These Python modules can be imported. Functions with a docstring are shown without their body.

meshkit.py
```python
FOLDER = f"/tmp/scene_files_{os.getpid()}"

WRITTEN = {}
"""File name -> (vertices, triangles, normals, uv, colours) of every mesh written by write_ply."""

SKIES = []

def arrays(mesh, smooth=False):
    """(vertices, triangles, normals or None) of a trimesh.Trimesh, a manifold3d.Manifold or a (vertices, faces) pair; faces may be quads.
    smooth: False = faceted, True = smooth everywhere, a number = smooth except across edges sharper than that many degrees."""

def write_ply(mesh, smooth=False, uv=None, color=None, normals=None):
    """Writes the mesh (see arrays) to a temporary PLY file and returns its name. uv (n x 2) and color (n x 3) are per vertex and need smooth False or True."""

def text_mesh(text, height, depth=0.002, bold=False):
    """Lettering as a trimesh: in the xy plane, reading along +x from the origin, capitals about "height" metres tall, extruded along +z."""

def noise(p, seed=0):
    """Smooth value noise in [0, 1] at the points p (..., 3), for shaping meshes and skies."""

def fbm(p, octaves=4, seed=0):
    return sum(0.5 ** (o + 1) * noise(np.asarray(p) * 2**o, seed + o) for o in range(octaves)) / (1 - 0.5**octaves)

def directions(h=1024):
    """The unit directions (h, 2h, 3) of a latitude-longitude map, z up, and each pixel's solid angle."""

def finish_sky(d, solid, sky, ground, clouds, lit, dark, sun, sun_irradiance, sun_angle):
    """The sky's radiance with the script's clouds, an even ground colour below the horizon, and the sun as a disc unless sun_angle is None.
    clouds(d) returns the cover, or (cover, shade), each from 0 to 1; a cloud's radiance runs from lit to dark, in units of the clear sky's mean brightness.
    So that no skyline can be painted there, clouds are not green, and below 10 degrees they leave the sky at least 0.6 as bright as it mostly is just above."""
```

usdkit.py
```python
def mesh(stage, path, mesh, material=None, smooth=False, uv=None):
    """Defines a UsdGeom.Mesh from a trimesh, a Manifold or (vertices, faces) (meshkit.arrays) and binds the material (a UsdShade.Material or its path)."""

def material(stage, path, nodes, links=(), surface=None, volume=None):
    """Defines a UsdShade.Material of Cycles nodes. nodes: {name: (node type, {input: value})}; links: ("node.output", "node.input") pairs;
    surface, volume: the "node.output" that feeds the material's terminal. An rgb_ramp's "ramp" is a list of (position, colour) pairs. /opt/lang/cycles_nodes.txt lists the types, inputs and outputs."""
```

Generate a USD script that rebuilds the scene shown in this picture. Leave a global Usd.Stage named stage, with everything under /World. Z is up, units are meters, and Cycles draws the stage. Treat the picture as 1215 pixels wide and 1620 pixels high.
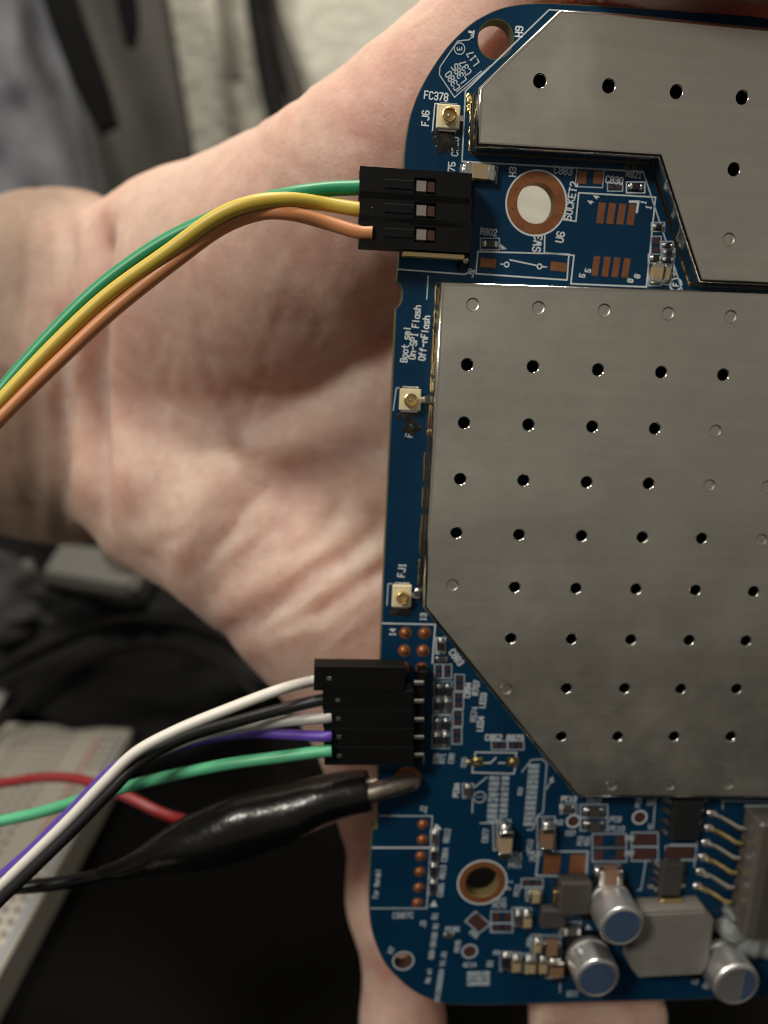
import math, random
import numpy as np, trimesh
from shapely.geometry import Polygon, LineString, Point, box as sbox
from shapely.ops import unary_union
import usdkit, meshkit
from pxr import Usd, UsdGeom, UsdLux, UsdShade, Gf, Sdf

random.seed(7)
rng = np.random.default_rng(7)
stage = Usd.Stage.CreateInMemory()
UsdGeom.SetStageUpAxis(stage, UsdGeom.Tokens.z)
UsdGeom.SetStageMetersPerUnit(stage, 1.0)
UsdGeom.Xform.Define(stage, '/World')
UsdGeom.Scope.Define(stage, '/World/Looks')

# ------------------------------------------------------------------ camera
FPX, CX, CY = 1200.0, 607.5, 810.0          # focal length in photograph pixels (1215 x 1620)
PITCH = math.radians(25)
CAM = np.array([0.0, 0.0, 0.140])           # metres above the desk
RX = np.array([1.0, 0, 0]); FW = np.array([0, math.cos(PITCH), -math.sin(PITCH)]); UP = np.array([0, math.sin(PITCH), math.cos(PITCH)])
cam = UsdGeom.Camera.Define(stage, '/World/camera')
cam.CreateFocalLengthAttr(5.6)
cam.CreateHorizontalApertureAttr(5.6 * 1215 / FPX)
cam.CreateFStopAttr(3.2)
cam.CreateFocusDistanceAttr(0.0745)
cam.CreateClippingRangeAttr(Gf.Vec2f(0.005, 20))
cam.CreateExposureAttr(0.0)
M = Gf.Matrix4d(1)
for i, a in enumerate((RX, UP, -FW, CAM)):
    M.SetRow(i, Gf.Vec4d(*map(float, a), 1.0 if i == 3 else 0.0))
UsdGeom.Xformable(cam).AddTransformOp().Set(M)

# ------------------------------------------------------------------ light
def mat(name, nodes, links=(), surface='p.BSDF', volume=None):
    return usdkit.material(stage, '/World/Looks/' + name, nodes, links, surface=surface, volume=volume)

def look_matrix(pos, target):
    z = np.array(pos, float) - np.array(target, float); z /= np.linalg.norm(z)
    x = np.cross([0, 0, 1.0], z); x /= np.linalg.norm(x); y = np.cross(z, x)
    m = Gf.Matrix4d(1)
    for i, a in enumerate((x, y, z, pos)):
        m.SetRow(i, Gf.Vec4d(*map(float, a), 1.0 if i == 3 else 0.0))
    return m

def cam_dir(x, y, z):                        # a direction given right / up / towards the viewer
    return x * RX + y * UP - z * FW

def lamp(name, pos, radius, power, col):
    l = UsdLux.SphereLight.Define(stage, '/World/' + name)
    l.CreateRadiusAttr(radius); l.CreateIntensityAttr(power); l.CreateColorAttr(Gf.Vec3f(*col))
    UsdGeom.Xformable(l).AddTranslateOp().Set(Gf.Vec3d(*map(float, pos)))
lamp('desk_lamp_light', CAM + cam_dir(-0.232, 0.205, 0.25), 0.042, 80.0, (1.0, 0.94, 0.83))      # soft key, upper left of the camera
lamp('added_wall_light', (-0.05, 0.19, 0.85), 0.07, 100.0, (1.0, 0.95, 0.84))                # unseen lamp added to brighten the wall and thumb, high over the desk
room = UsdLux.DomeLight.Define(stage, '/World/room_glow')
room_m = usdkit.material(stage, '/World/Looks/room_glow', {'b': ('background_shader', {'color': (1.0, 0.93, 0.82), 'strength': 0.19})}, [], surface='b.background')
UsdShade.MaterialBindingAPI.Apply(room.GetPrim()).Bind(room_m)

# ------------------------------------------------------------------ the board's own frame, fitted to the photograph
U = 7.0                                       # mm per hole pitch of the shield cans
_n = np.array([0.0824, -0.2038, 0.9755]); _x = np.array([0.9956, -0.0267, -0.0897])
_n /= np.linalg.norm(_n); _x -= _n * (_x @ _n); _x /= np.linalg.norm(_x); _y = np.cross(_n, _x)
SH = 2.6                                      # shield height over the board, mm
O_CAM = np.array([1.2903, 3.0657, -11.1633]) * U - _n * SH
def cam2w(p):                                 # camera millimetres -> world metres
    p = np.asarray(p, float) * 1e-3
    return CAM + p[..., 0:1] * RX + p[..., 1:2] * UP - p[..., 2:3] * FW
BX, BY, BN = (cam_dir(*a) for a in (_x, _y, _n))
BO = cam2w(O_CAM)
def b2w(p):                                   # board millimetres -> world metres
    p = np.asarray(p, float) * 1e-3
    return BO + p[..., 0:1] * BX + p[..., 1:2] * BY + p[..., 2:3] * BN
def bp(px, py, h=0.0):                        # where the photograph's pixel lies on the plane h mm over the board (board mm)
    d = np.array([(px - CX) / FPX, -(py - CY) / FPX, -1.0])
    o = O_CAM + _n * h
    t = (o @ _n) / (d @ _n)
    q = d * t - O_CAM
    return np.array([q @ _x, q @ _y])
def at(px, py, z):                            # pixel at a depth (mm) -> world metres
    return cam2w(np.array([(px - CX) / FPX * z, -(py - CY) / FPX * z, -z]))
def atb(px, py, h):                           # pixel on the plane h mm over the board -> world metres
    q = bp(px, py, h); return b2w([q[0], q[1], h])
def ppmm(px, py):
    a, b = bp(px - 20, py), bp(px + 20, py)
    return 40 / np.linalg.norm(b - a)

# ------------------------------------------------------------------ scene helpers
used = {}
def path_for(name, parent):
    base = (parent or '/World') + '/' + name
    k = used.get(base, 0); used[base] = k + 1
    return base if k == 0 else f'{base}_{k:03d}'
def tag(prim, label=None, cat=None, group=None, kind=None):
    for k, v in (('label', label), ('category', cat), ('group', group), ('kind', kind)):
        if v: prim.SetCustomDataByKey(k, v)
    return prim
class Thing:
    def __init__(s, name, label, cat, loc=(0, 0, 0), group=None, board=False):
        s.path = path_for(name, None); s.loc = np.array(loc, float); s.board = board
        x = UsdGeom.Xform.Define(stage, s.path)
        if board:
            m = Gf.Matrix4d(1)
            for i, a in enumerate((BX, BY, BN, BO)):
                m.SetRow(i, Gf.Vec4d(*map(float, a), 1.0 if i == 3 else 0.0))
            x.AddTransformOp().Set(m)
        else:
            x.AddTranslateOp().Set(Gf.Vec3d(*map(float, s.loc)))
        tag(x.GetPrim(), label, cat, group)
    def part(s, name, mesh, m, smooth=False, under=None, label=None, kind=None):
        """mesh in world metres, or in board millimetres for the board."""
        v, f = (mesh.vertices, mesh.faces) if hasattr(mesh, 'vertices') else mesh
        v = np.asarray(v, float); f = np.asarray(f)
        v = v * 1e-3 if s.board else v - s.loc
        p = path_for(name, under or s.path)
        g = usdkit.mesh(stage, p, (v, f), m, smooth=smooth)
        tag(g.GetPrim(), label, kind=kind)
        return p
def single(name, mesh, m, label=None, cat=None, smooth=False, kind=None, group=None):
    v, f = (mesh.vertices, mesh.faces) if hasattr(mesh, 'vertices') else mesh
    g = usdkit.mesh(stage, path_for(name, None), (np.asarray(v, float), f), m, smooth=smooth)
    return tag(g.GetPrim(), label, cat, group, kind)

# ------------------------------------------------------------------ mesh helpers (any unit)
def cat(*ms):
    ms = [m if hasattr(m, 'vertices') else trimesh.Trimesh(*m, process=False) for m in ms]
    return trimesh.util.concatenate(ms)
def place(mesh, ang=0, loc=(0, 0, 0)):
    m = mesh.copy() if hasattr(mesh, 'copy') else trimesh.Trimesh(*mesh, process=False)
    c, s = math.cos(ang), math.sin(ang)
    v = m.vertices @ np.array([[c, s, 0], [-s, c, 0], [0, 0, 1]]) + np.asarray(loc, float)
    return trimesh.Trimesh(v, m.faces, process=False)
def cbox(x0, x1, y0, y1, z0, z1, c=0.05):
    c = min(c, .45 * min(x1 - x0, y1 - y0, z1 - z0))
    pts = []
    for sx in (0, 1):
        for sy in (0, 1):
            for sz in (0, 1):
                p = np.array([(x0, x1)[sx], (y0, y1)[sy], (z0, z1)[sz]]); d = np.array([1 - 2 * sx, 1 - 2 * sy, 1 - 2 * sz]) * c
                for k in range(3):
                    q = p + d; q[k] = p[k]; pts.append(q)
    return trimesh.convex.convex_hull(np.array(pts))
def bx(x0, x1, y0, y1, z0, z1):
    m = trimesh.creation.box(extents=(x1 - x0, y1 - y0, z1 - z0)); m.apply_translation(((x0 + x1) / 2, (y0 + y1) / 2, (z0 + z1) / 2)); return m
def extr(poly, z0, z1):
    polys = [g for g in getattr(poly, 'geoms', [poly]) if g.area > 1e-9]
    m = cat(*[trimesh.creation.extrude_polygon(g, z1 - z0, engine='earcut') for g in polys])
    m.apply_translation((0, 0, z0)); return m
def spline(P, n=8):
    P = np.asarray(P, float); Q = np.vstack([2 * P[0] - P[1], P, 2 * P[-1] - P[-2]]); out = []
    for i in range(1, len(Q) - 2):
        t = np.linspace(0, 1, n, endpoint=False)[:, None]
        a, b, c, d = Q[i - 1], Q[i], Q[i + 1], Q[i + 2]
        out.append(.5 * (2 * b + (c - a) * t + (2 * a - 5 * b + 4 * c - d) * t ** 2 + (3 * b - 3 * c + d - a) * t ** 3))
    return np.vstack(out + [P[-1:]])
def tube(P, r, n=14, caps=True, flat=None):
    P = np.asarray(P, float); r = np.broadcast_to(np.asarray(r, float), len(P))
    T = np.gradient(P, axis=0); T /= np.linalg.norm(T, axis=1, keepdims=True)
    a = np.cross(T[0], [0.13, 0.31, 0.94]); a /= np.linalg.norm(a)
    rings = []
    for i in range(len(P)):
        a = a - T[i] * (a @ T[i]); a /= np.linalg.norm(a); b = np.cross(T[i], a)
        th = np.arange(n) / n * 2 * np.pi
        rings.append(P[i] + r[i] * (np.cos(th)[:, None] * a + np.sin(th)[:, None] * b))
    v = np.vstack(rings); f = []
    for i in range(len(P) - 1):
        for k in range(n):
            k2 = (k + 1) % n
            f += [(i * n + k, i * n + k2, (i + 1) * n + k2), (i * n + k, (i + 1) * n + k2, (i + 1) * n + k)]
    if caps:
        v = np.vstack([v, P[:1], P[-1:]]); c0, c1 = len(v) - 2, len(v) - 1; e = (len(P) - 1) * n
        for k in range(n):
            k2 = (k + 1) % n
            f += [(c0, k2, k), (c1, e + k, e + k2)]
    return trimesh.Trimesh(v, np.array(f), process=False)
def lathe(prof, n=40, loc=(0, 0, 0)):
    """prof: (radius, z) pairs along the surface."""
    th = np.arange(n) / n * 2 * np.pi; v = []; f = []
    for r, z in prof: v += [(r * math.cos(t), r * math.sin(t), z) for t in th]
    for i in range(len(prof) - 1):
        for k in range(n):
            k2 = (k + 1) % n
            f += [(i * n + k, i * n + k2, (i + 1) * n + k2), (i * n + k, (i + 1) * n + k2, (i + 1) * n + k)]
    return trimesh.Trimesh(np.array(v) + np.asarray(loc, float), np.array(f), process=False)

# ------------------------------------------------------------------ materials
def plain(name, col, rough=.5, metal=0., bump=None, spec=.5, coat=0., vary=None, trans=0., sss=None):
    nodes = {'p': ('principled_bsdf', {'base_color': col, 'roughness': rough, 'metallic': metal, 'specular_ior_level': spec, 'coat_weight': coat, 'transmission_weight': trans})}
    links = []
    if sss: nodes['p'][1].update({'subsurface_weight': 1.0, 'subsurface_scale': sss, 'subsurface_radius': (1, .6, .4)})
    if bump or vary: nodes['g'] = ('geometry', {})
    if bump:
        sc, st, dist = bump
        nodes['n'] = ('noise_texture', {'scale': sc, 'detail': 4.0}); nodes['b'] = ('bump', {'strength': st, 'distance': dist})
        links += [('g.position', 'n.vector'), ('n.fac', 'b.height'), ('b.normal', 'p.normal')]
    if vary:
        sc, c2, lo, hi = vary
        nodes['vn'] = ('noise_texture', {'scale': sc, 'detail': 5.0, 'roughness': .65}); nodes['vr'] = ('rgb_ramp', {'ramp': [(lo, col), (hi, c2)]})
        links += [('g.position', 'vn.vector'), ('vn.fac', 'vr.fac'), ('vr.color', 'p.base_color')]
    return mat(name, nodes, links)

m_mask = plain('solder_mask', (.0017, .025, .062), .34, spec=.22, vary=(160, (.0026, .032, .077), .35, .65), bump=(900, .06, .00005))
m_fr4 = plain('fibreglass', (.12, .11, .05), .6, vary=(1500, (.07, .08, .03), .3, .7))
m_silk = plain('silkscreen_ink', (.62, .66, .68), .6)
m_silk2 = plain('silkscreen_ink_thin', (.40, .46, .50), .6)
m_copper = plain('bare_copper', (.40, .155, .06), .42, metal=.55, vary=(700, (.24, .085, .04), .3, .75))
m_copper_dull = plain('dull_copper', (.085, .035, .028), .5, metal=.3)
m_orange_pad = plain('flat_copper_pad', (.27, .105, .042), .5, metal=.35, vary=(900, (.2, .075, .034), .3, .7))
m_solder = plain('solder', (.72, .70, .66), .22, metal=1.0, bump=(1500, .25, .0001))
m_tin = plain('tinned_steel', (.66, .63, .57), .28, metal=1.0, bump=(700, .12, .0001))
m_gold = plain('gold_plate', (.80, .62, .30), .3, metal=1.0)
m_brass = plain('flux_gold_solder', (.70, .55, .26), .28, metal=1.0, bump=(1800, .5, .0002))
m_black_chip = plain('black_chip', (.012, .012, .013), .5)
m_grey_chip = plain('grey_chip', (.045, .042, .040), .55)
m_tan = plain('tan_ceramic', (.34, .26, .15), .45)
m_brown = plain('brown_ceramic', (.22, .12, .07), .5)
m_ivory = plain('ivory_plastic', (.72, .64, .42), .4)
m_black_plastic = plain('black_nylon', (.0026, .0026, .0027), .6, bump=(2500, .12, .0001), spec=.18)
m_rubber = plain('black_rubber', (.0028, .0027, .0027), .27, spec=.4, bump=(130, .3, .0016), vary=(60, (.005, .0042, .0037), .45, .7))
m_scorch = plain('scorched_flux', (.010, .009, .0075), .3, bump=(1500, .5, .0002), vary=(700, (.05, .045, .035), .5, .75))
m_alu = plain('aluminium_can', (.74, .73, .72), .34, metal=.9, bump=(1200, .05, .0001))
m_blue_print = plain('blue_sleeve_print', (.045, .075, .145), .5, metal=.2, vary=(1400, (.06, .09, .16), .48, .62))
m_ferrite = plain('grey_ferrite', (.175, .165, .15), .5, bump=(900, .25, .0002), vary=(300, (.145, .135, .12), .3, .7))
m_core_dark = plain('dark_ferrite', (.05, .042, .036), .6, bump=(900, .2, .0002))
m_trans = plain('transformer_tape', (.095, .084, .072), .42, vary=(120, (.07, .062, .054), .3, .7))
m_glue = plain('white_glue', (.20, .21, .20), .45, sss=.001, bump=(500, .5, .0005))
m_black = plain('hole_dark', (.004, .004, .004), .7)

def shield_mat():
    nodes = {'g': ('geometry', {}), 'o': ('texture_coordinate', {}),
             'mp': ('mapping', {'scale': (60, 1100, 900)}), 'n': ('noise_texture', {'scale': 1.0, 'detail': 5.0, 'roughness': .7}),
             'n2': ('noise_texture', {'scale': 110.0, 'detail': 6.0, 'roughness': .65}), 'n3': ('noise_texture', {'scale': 38.0, 'detail': 2.0}),
             'b0': ('bump', {'strength': .35, 'distance': .0012}), 'b': ('bump', {'strength': .15, 'distance': .00006}),
             'rr': ('rgb_ramp', {'ramp': [(.3, (.30, .30, .30)), (.68, (.42, .42, .42))]}),
             'cr': ('rgb_ramp', {'ramp': [(.25, (.62, .59, .515)), (.75, (.69, .66, .585))]}),
             'mm': ('mix', {'fac': .45}), 'p': ('principled_bsdf', {'metallic': 1.0, 'roughness': .35, 'anisotropic': .4})}
    links = [('o.object', 'mp.vector'), ('mp.vector', 'n.vector'), ('g.position', 'n2.vector'), ('g.position', 'n3.vector'), ('n3.fac', 'b0.height'), ('n.fac', 'b.height'), ('b0.normal', 'b.normal'), ('b.normal', 'p.normal'),
             ('n2.fac', 'rr.fac'), ('rr.color', 'p.roughness'), ('n.color', 'mm.color1'), ('n2.color', 'mm.color2'), ('n.fac', 'cr.fac'), ('cr.color', 'p.base_color')]
    return mat('shield_steel', nodes, links)
m_shield = shield_mat()
m_wall_metal = plain('shield_wall_steel', (.66, .63, .56), .16, metal=1.0, bump=(300, .15, .0004))

# ------------------------------------------------------------------ backdrop: desk and wall
m_desk = plain('black_desk', (.0016, .0015, .0014), .8, spec=.06, bump=(180, .1, .001), vary=(25, (.0028, .0026, .0024), .35, .7))
m_wall = plain('painted_wall', (.80, .77, .66), .85, bump=(160, .5, .003), vary=(9, (.74, .71, .61), .3, .7))
single('desk', bx(-1.2, 1.2, -0.5, .42, -.03, 0), m_desk, 'black desk top under the board and breadboard', kind='structure')
single('floor', bx(-5, 5, -6, .42, -.78, -.74), plain('dark_carpet', (.03, .028, .026), .95), 'dark floor below the desk', kind='structure')
single('wall', bx(-1.6, 1.6, .42, .5, -.74, 1.6), m_wall, 'beige textured wall behind the hand', kind='structure')

# ================================================================== the circuit board
board = Thing('circuit_board', 'blue printed circuit board with two perforated metal shields held in the hand', 'circuit board', board=True)

def bpoly(pts, h=0.0):
    return [tuple(bp(x, y, h)) for x, y in pts]
edge_px = [(1000, 12), (915, 7), (850, 5), (800, 11), (760, 28), (731, 50), (700, 84), (668, 135), (650, 180), (641, 230), (638, 278), (633, 380), (627.5, 446)]
curve = spline(bpoly(edge_px), 6)
edge = [tuple(p) for p in curve]
edge += bpoly([(633, 450), (636.5, 459), (636, 474), (631.5, 483), (626, 487)])
edge += bpoly([(617, 690), (607, 900), (598.5, 1120), (597, 1311), (588.6, 1312)])
edge += [tuple(p) for p in spline(bpoly([(585.7, 1359), (583.7, 1418), (585, 1455), (592, 1486), (607, 1521), (629, 1547), (653, 1567), (679, 1580), (705, 1587.5), (760, 1590), (850, 1588)]), 6)]
edge += bpoly([(1030, 1583), (1215, 1577), (1520, 1566), (1560, 1500), (1560, 100), (1500, 55), (1215, 26)])
outline = Polygon(edge).buffer(0)

def circ(px, py, r, h=0.0, n=20):
    return Point(*bp(px, py, h)).buffer(r, n)
k = lambda px, py: 1 / ppmm(px, py)
R9 = 28 * k(783, 67); R3 = 31 * k(848, 321); R1 = 27.5 * k(763, 1397); R7 = 14 * k(637, 1520)
c3, c1, c9, c7 = bp(848.5, 321.5), bp(763, 1396), bp(784, 62), bp(638, 1520)
holes = [Point(*c9).buffer(R9, 20), Point(*c3).buffer(R3, 20), Point(*c1).buffer(R1, 20), Point(*c7).buffer(R7, 20)]
slab = outline.difference(unary_union(holes))
board.part('board_panel', extr(slab, -1.55, -.02), m_fr4)
mask_open = [Point(*c3).buffer(47 * k(848, 321), 24), Point(*c1).buffer(37.5 * k(763, 1397), 24)]
board.part('solder_mask', extr(slab.buffer(-.08).difference(unary_union(mask_open)), -.05, 0), m_mask)
# mounting rings
for c, r0, r1, kk, nm in ((c3, R3, 46 * k(848, 321), k(848, 321), 'H3'), (c1, R1, 37 * k(763, 1397), k(763, 1397), 'H1')):
    ring = Point(*c).buffer(r1, 24).difference(Point(*c).buffer(r0 - .05, 24))
    vias = [Point(c[0] + (r0 + r1) / 2 * math.cos(a), c[1] + (r0 + r1) / 2 * math.sin(a)).buffer(.13, 6) for a in np.arange(8) * math.pi / 4 + .3]
    p = board.part('mounting_ring', extr(ring.difference(unary_union(vias)), -.018, .02), m_copper)
    board.part('plated_barrel', lathe([(r0 - .05, .018), (r0 - .05, -1.6)], 48, (c[0], c[1], 0)), plain('barrel_' + nm, (.32, .24, .11), .45, metal=.6), smooth=True, under=p)
    board.part('printed_ring', extr(Point(*c).buffer(r1 + .2, 24).difference(Point(*c).buffer(r1 + .03, 24)), -.01, .02), m_silk, under=p)
board.part('printed_ring', extr(Point(*c7).buffer(R7 + .28, 24).difference(Point(*c7).buffer(R7 + .08, 24)), -.01, .02), m_silk2)

board.part('plated_barrel', lathe([(R7 + .02, .012), (R7 - .06, .012), (R7 - .06, -1.6)], 32, (c7[0], c7[1], 0)), m_copper_dull, smooth=30)
board.part('plated_barrel', lathe([(R9 - .02, -.03), (R9 - .03, -1.56)], 40, (c9[0], c9[1], 0)), m_fr4, smooth=30)
# ------------------------------------------------------------------ shield cans
def inset_ring(P, d):
    q = np.array(Polygon(P).buffer(-d, join_style=2).exterior.coords)[:-1]
    P = np.array(P)
    # order q as P
    idx = [int(np.argmin(np.linalg.norm(q - p, axis=1))) for p in P]
    return q[idx]
m_frame = plain('shield_frame_steel', (.10, .095, .085), .5, metal=1.0)
def shield(px_outline, holes_px, dimples_px, H, solder=(), printed=False):
    P = np.array(bpoly(px_outline, H))
    if Polygon(P).exterior.is_ccw is False: P = P[::-1]
    r = .42
    rings = [(inset_ring(P, r * (1 - math.sin(a))), H - r * (1 - math.cos(a))) for a in np.linspace(0, math.pi / 2 - .02, 6)]
    rings.append((P, H - r)); rings.append((P, .05))
    n = len(P); v = np.vstack([np.c_[q, np.full(n, z)] for q, z in rings]); f = []
    for i in range(len(rings) - 1):
        for a in range(n):
            b = (a + 1) % n
            f += [(i * n + a, (i + 1) * n + b, i * n + b), (i * n + a, (i + 1) * n + a, (i + 1) * n + b)]
    topring = rings[0][0]
    hr = .70
    hs = [circ(x, y, hr, H, 12) for x, y in holes_px + dimples_px]
    top = Polygon(topring).difference(unary_union(hs))
    tm = extr(top, H - .22, H)
    sp = board.part('shield_can', tm, m_shield)
    board.part('shield_wall', trimesh.Trimesh(v, np.array(f), process=False), m_wall_metal, smooth=35, under=sp)
    rims = []
    for x, y in holes_px:
        c = bp(x, y, H); rims.append(lathe([(hr + .012, H + .012), (hr - .03, H - .005), (hr - .075, H - .05), (hr - .10, H - .13), (hr - .10, H - .42)], 20, (c[0], c[1], 0)))
    board.part('punched_rims', cat(*rims), m_wall_metal, smooth=True, under=sp)
    for x, y in dimples_px:
        c = bp(x, y, H)
        board.part('dimple', lathe([(0, H - .11), (hr - .16, H - .11), (hr - .04, H - .05), (hr - .01, H - .18)][::-1], 24, (c[0], c[1], 0)), m_shield, under=sp)
    # fence frame round the foot, golden solder along the edges that show it
    foot = Polygon(P).buffer(.16, join_style=2).difference(Polygon(P).buffer(.02, join_style=2))
    board.part('shield_frame', extr(foot, -.01, .08), m_frame, under=sp)
    for (x0, y0), (x1, y1) in solder:
        a, b = bp(x0, y0), bp(x1, y1); nn = max(4, int(np.linalg.norm(b - a) / .9)); r2 = np.random.default_rng(int(x0)); ms = []
        q = 0.0
        while q < .97:
            ln = r2.uniform(.08, .3); e = min(q + ln, 1.0); pts = [a + (b - a) * t + r2.normal(size=2) * .025 for t in np.linspace(q, e, 7)]
            rad = r2.uniform(.07, .11); ms.append(tube(spline([(p[0], p[1], .05) for p in pts], 3), [rad * u for u in (.5 + .5 * np.sin(np.linspace(.3, 2.8, 19)))], 6)); q = e + r2.uniform(.01, .05)
        board.part('solder_seam', cat(*ms), m_brass, smooth=True, under=sp)
    if printed:
        wl = Polygon(P).buffer(.95, join_style=2).difference(Polygon(P).buffer(.80, join_style=2))
        board.part('printed_outline', extr(wl, -.01, .02), m_silk2)
    return sp, P
big_px = [(697, 445), (684, 700), (674.7, 840), (668.5, 961), (912, 1262), (1215, 1264), (1420, 1266), (1420, 471), (1215, 463)]
H0 = [[(748,482,0),(852,487,0),(956,491,0),(1057,496,0),(1156,501,0)],
[(739,577),(843,580),(946,585),(1046,589),(1144,593),(1241,597)],
[(734,669),(836,672),(937,675),(1036,678),(1132,682,0),(1228,685)],
[(728,758),(828,760),(928,763),(1026,765),(1122,768,0),(1214,770,0)],
[(722,843),(821,846),(920,848),(1016,850),(1110,852),(1205,854,0)],
[(716,926,0),(814,929),(911,931),(1006,932),(1100,934),(1192,936)],
[(808,1010),(904,1011),(998,1012),(1090,1013),(1180,1014)],
[(801,1090,0),(896,1089),(988,1089),(1077,1090),(1165,1090),(1252,1090)],
[(888,1165),(977,1165),(1066,1165),(1156,1165),(1243,1165)],
[(968,1242,0),(1060,1242,0),(1152,1241,0)]]
hol = [(p[0], p[1]) for r in H0 for p in r if len(p) == 2]; dim = [(p[0], p[1]) for r in H0 for p in r if len(p) == 3]
shield(big_px, hol, dim, SH, [((689, 452), (677, 690)), ((672, 715), (661, 925))])
up_px = [(886, 13), (758, 137), (753, 231), (1044, 248), (1108, 446), (1215, 452), (1420, 463), (1420, 62), (1215, 42), (1012, 22)]
shield(up_px, [(854,128),(963,136),(1070,145),(1174,154),(1161,268),(1275,163),(1270,277)], [(1153,379)], SH, [((744, 150), (742, 240)), ((1040, 290), (1090, 452))], True)

# ------------------------------------------------------------------ silkscreen: a small stroke font like a board's
FONT = {'0': '103041453616050110', '1': '152620 1030', '2': '05163645440040', '3': '0516364544334241301001 1333', '4': '30360242', '5': '460603334241301001', '6': '4536160501103041423303',
 '7': '064610', '8': '133342413010010213040516364544 4433', '9': '0110304145361605041343', 'A': '002640 1232', 'B': '0006364544330333 33424130 3000', 'C': '4536160501103041', 'D': '00063645413000',
 'E': '46060040 0333', 'F': '460600 0333', 'G': '45361605011030414323', 'H': '0006 4046 0343', 'I': '1030 2026 1636', 'J': '0110304146', 'K': '0006 4603 1340', 'L': '060040', 'M': '0006234640', 'N': '00064046',
 'O': '103041453616050110', 'P': '00063645443303', 'R': '00063645443303 2340', 'S': '453616050413334241301001', 'T': '0646 2026', 'U': '060110304146', 'V': '062046', 'W': '0610233046', 'X': '0046 0640', 'Z': '06460040',
 'a': '4440 434334140301103041', 'o': '103041433414030110', 't': '26213040 0444', 's': '4414031232413000', 'e': '0242433414030110 3041', 'l': '2620', 'n': '0004 031434434340', 'h': '0006 0314344340', 'f': '10152636 0434',
 'r': '0004 03143443', 'k': '0006 4402 1240', 'i': '2024 2526', '-': '0343', '.': '2021', '+': '0343 2125', ' ': ''}
def glyph_lines(s, H):
    sc = H / 6.0; out = []; x = 0
    for ch in s:
        for st in FONT.get(ch, '').split():
            pts = [(x + int(st[i]) * sc * .76, int(st[i + 1]) * sc) for i in range(0, len(st) - 1, 2)]
            if len(pts) > 1: out.append(pts)
        x += 4.45 * sc
    return out, x - 1.4 * sc
def text(s, px, py, hpx, ang=0.0, m=None, wk=.13, center=True, squeeze=1.0):
    """Lettering centred on the pixel; ang 90 reads upwards."""
    H = .92 * hpx * k(px, py); L, w = glyph_lines(s, H)
    c = bp(px, py); a = math.radians(ang); ca, sa = math.cos(a), math.sin(a); geo = []
    for st in L:
        q = [((x - w / 2) * squeeze, y - H / 2) for x, y in st]
        geo.append(LineString([(c[0] + x * ca - y * sa, c[1] + x * sa + y * ca) for x, y in q]).buffer(H * wk / 2 + .02, 2))
    if geo: board.part('printed_lettering', extr(unary_union(geo), -.01, .022), m or m_silk)
def line(pts, wpx=2.2, m=None, closed=False, name='printed_outline'):
    q = bpoly(pts)
    if closed: q = q + q[:1]
    g = LineString(q).buffer(wpx * .86 * k(*pts[0]) / 2, 2, cap_style=2, join_style=2)
    board.part(name, extr(g, -.01, .02), m or m_silk)
def rect(x0, y0, x1, y1): return [(x0, y0), (x1, y0), (x1, y1), (x0, y1)]
def frame(x0, y0, x1, y1, wpx=2.0, m=None): line(rect(x0, y0, x1, y1), wpx, m, closed=True)
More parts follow.
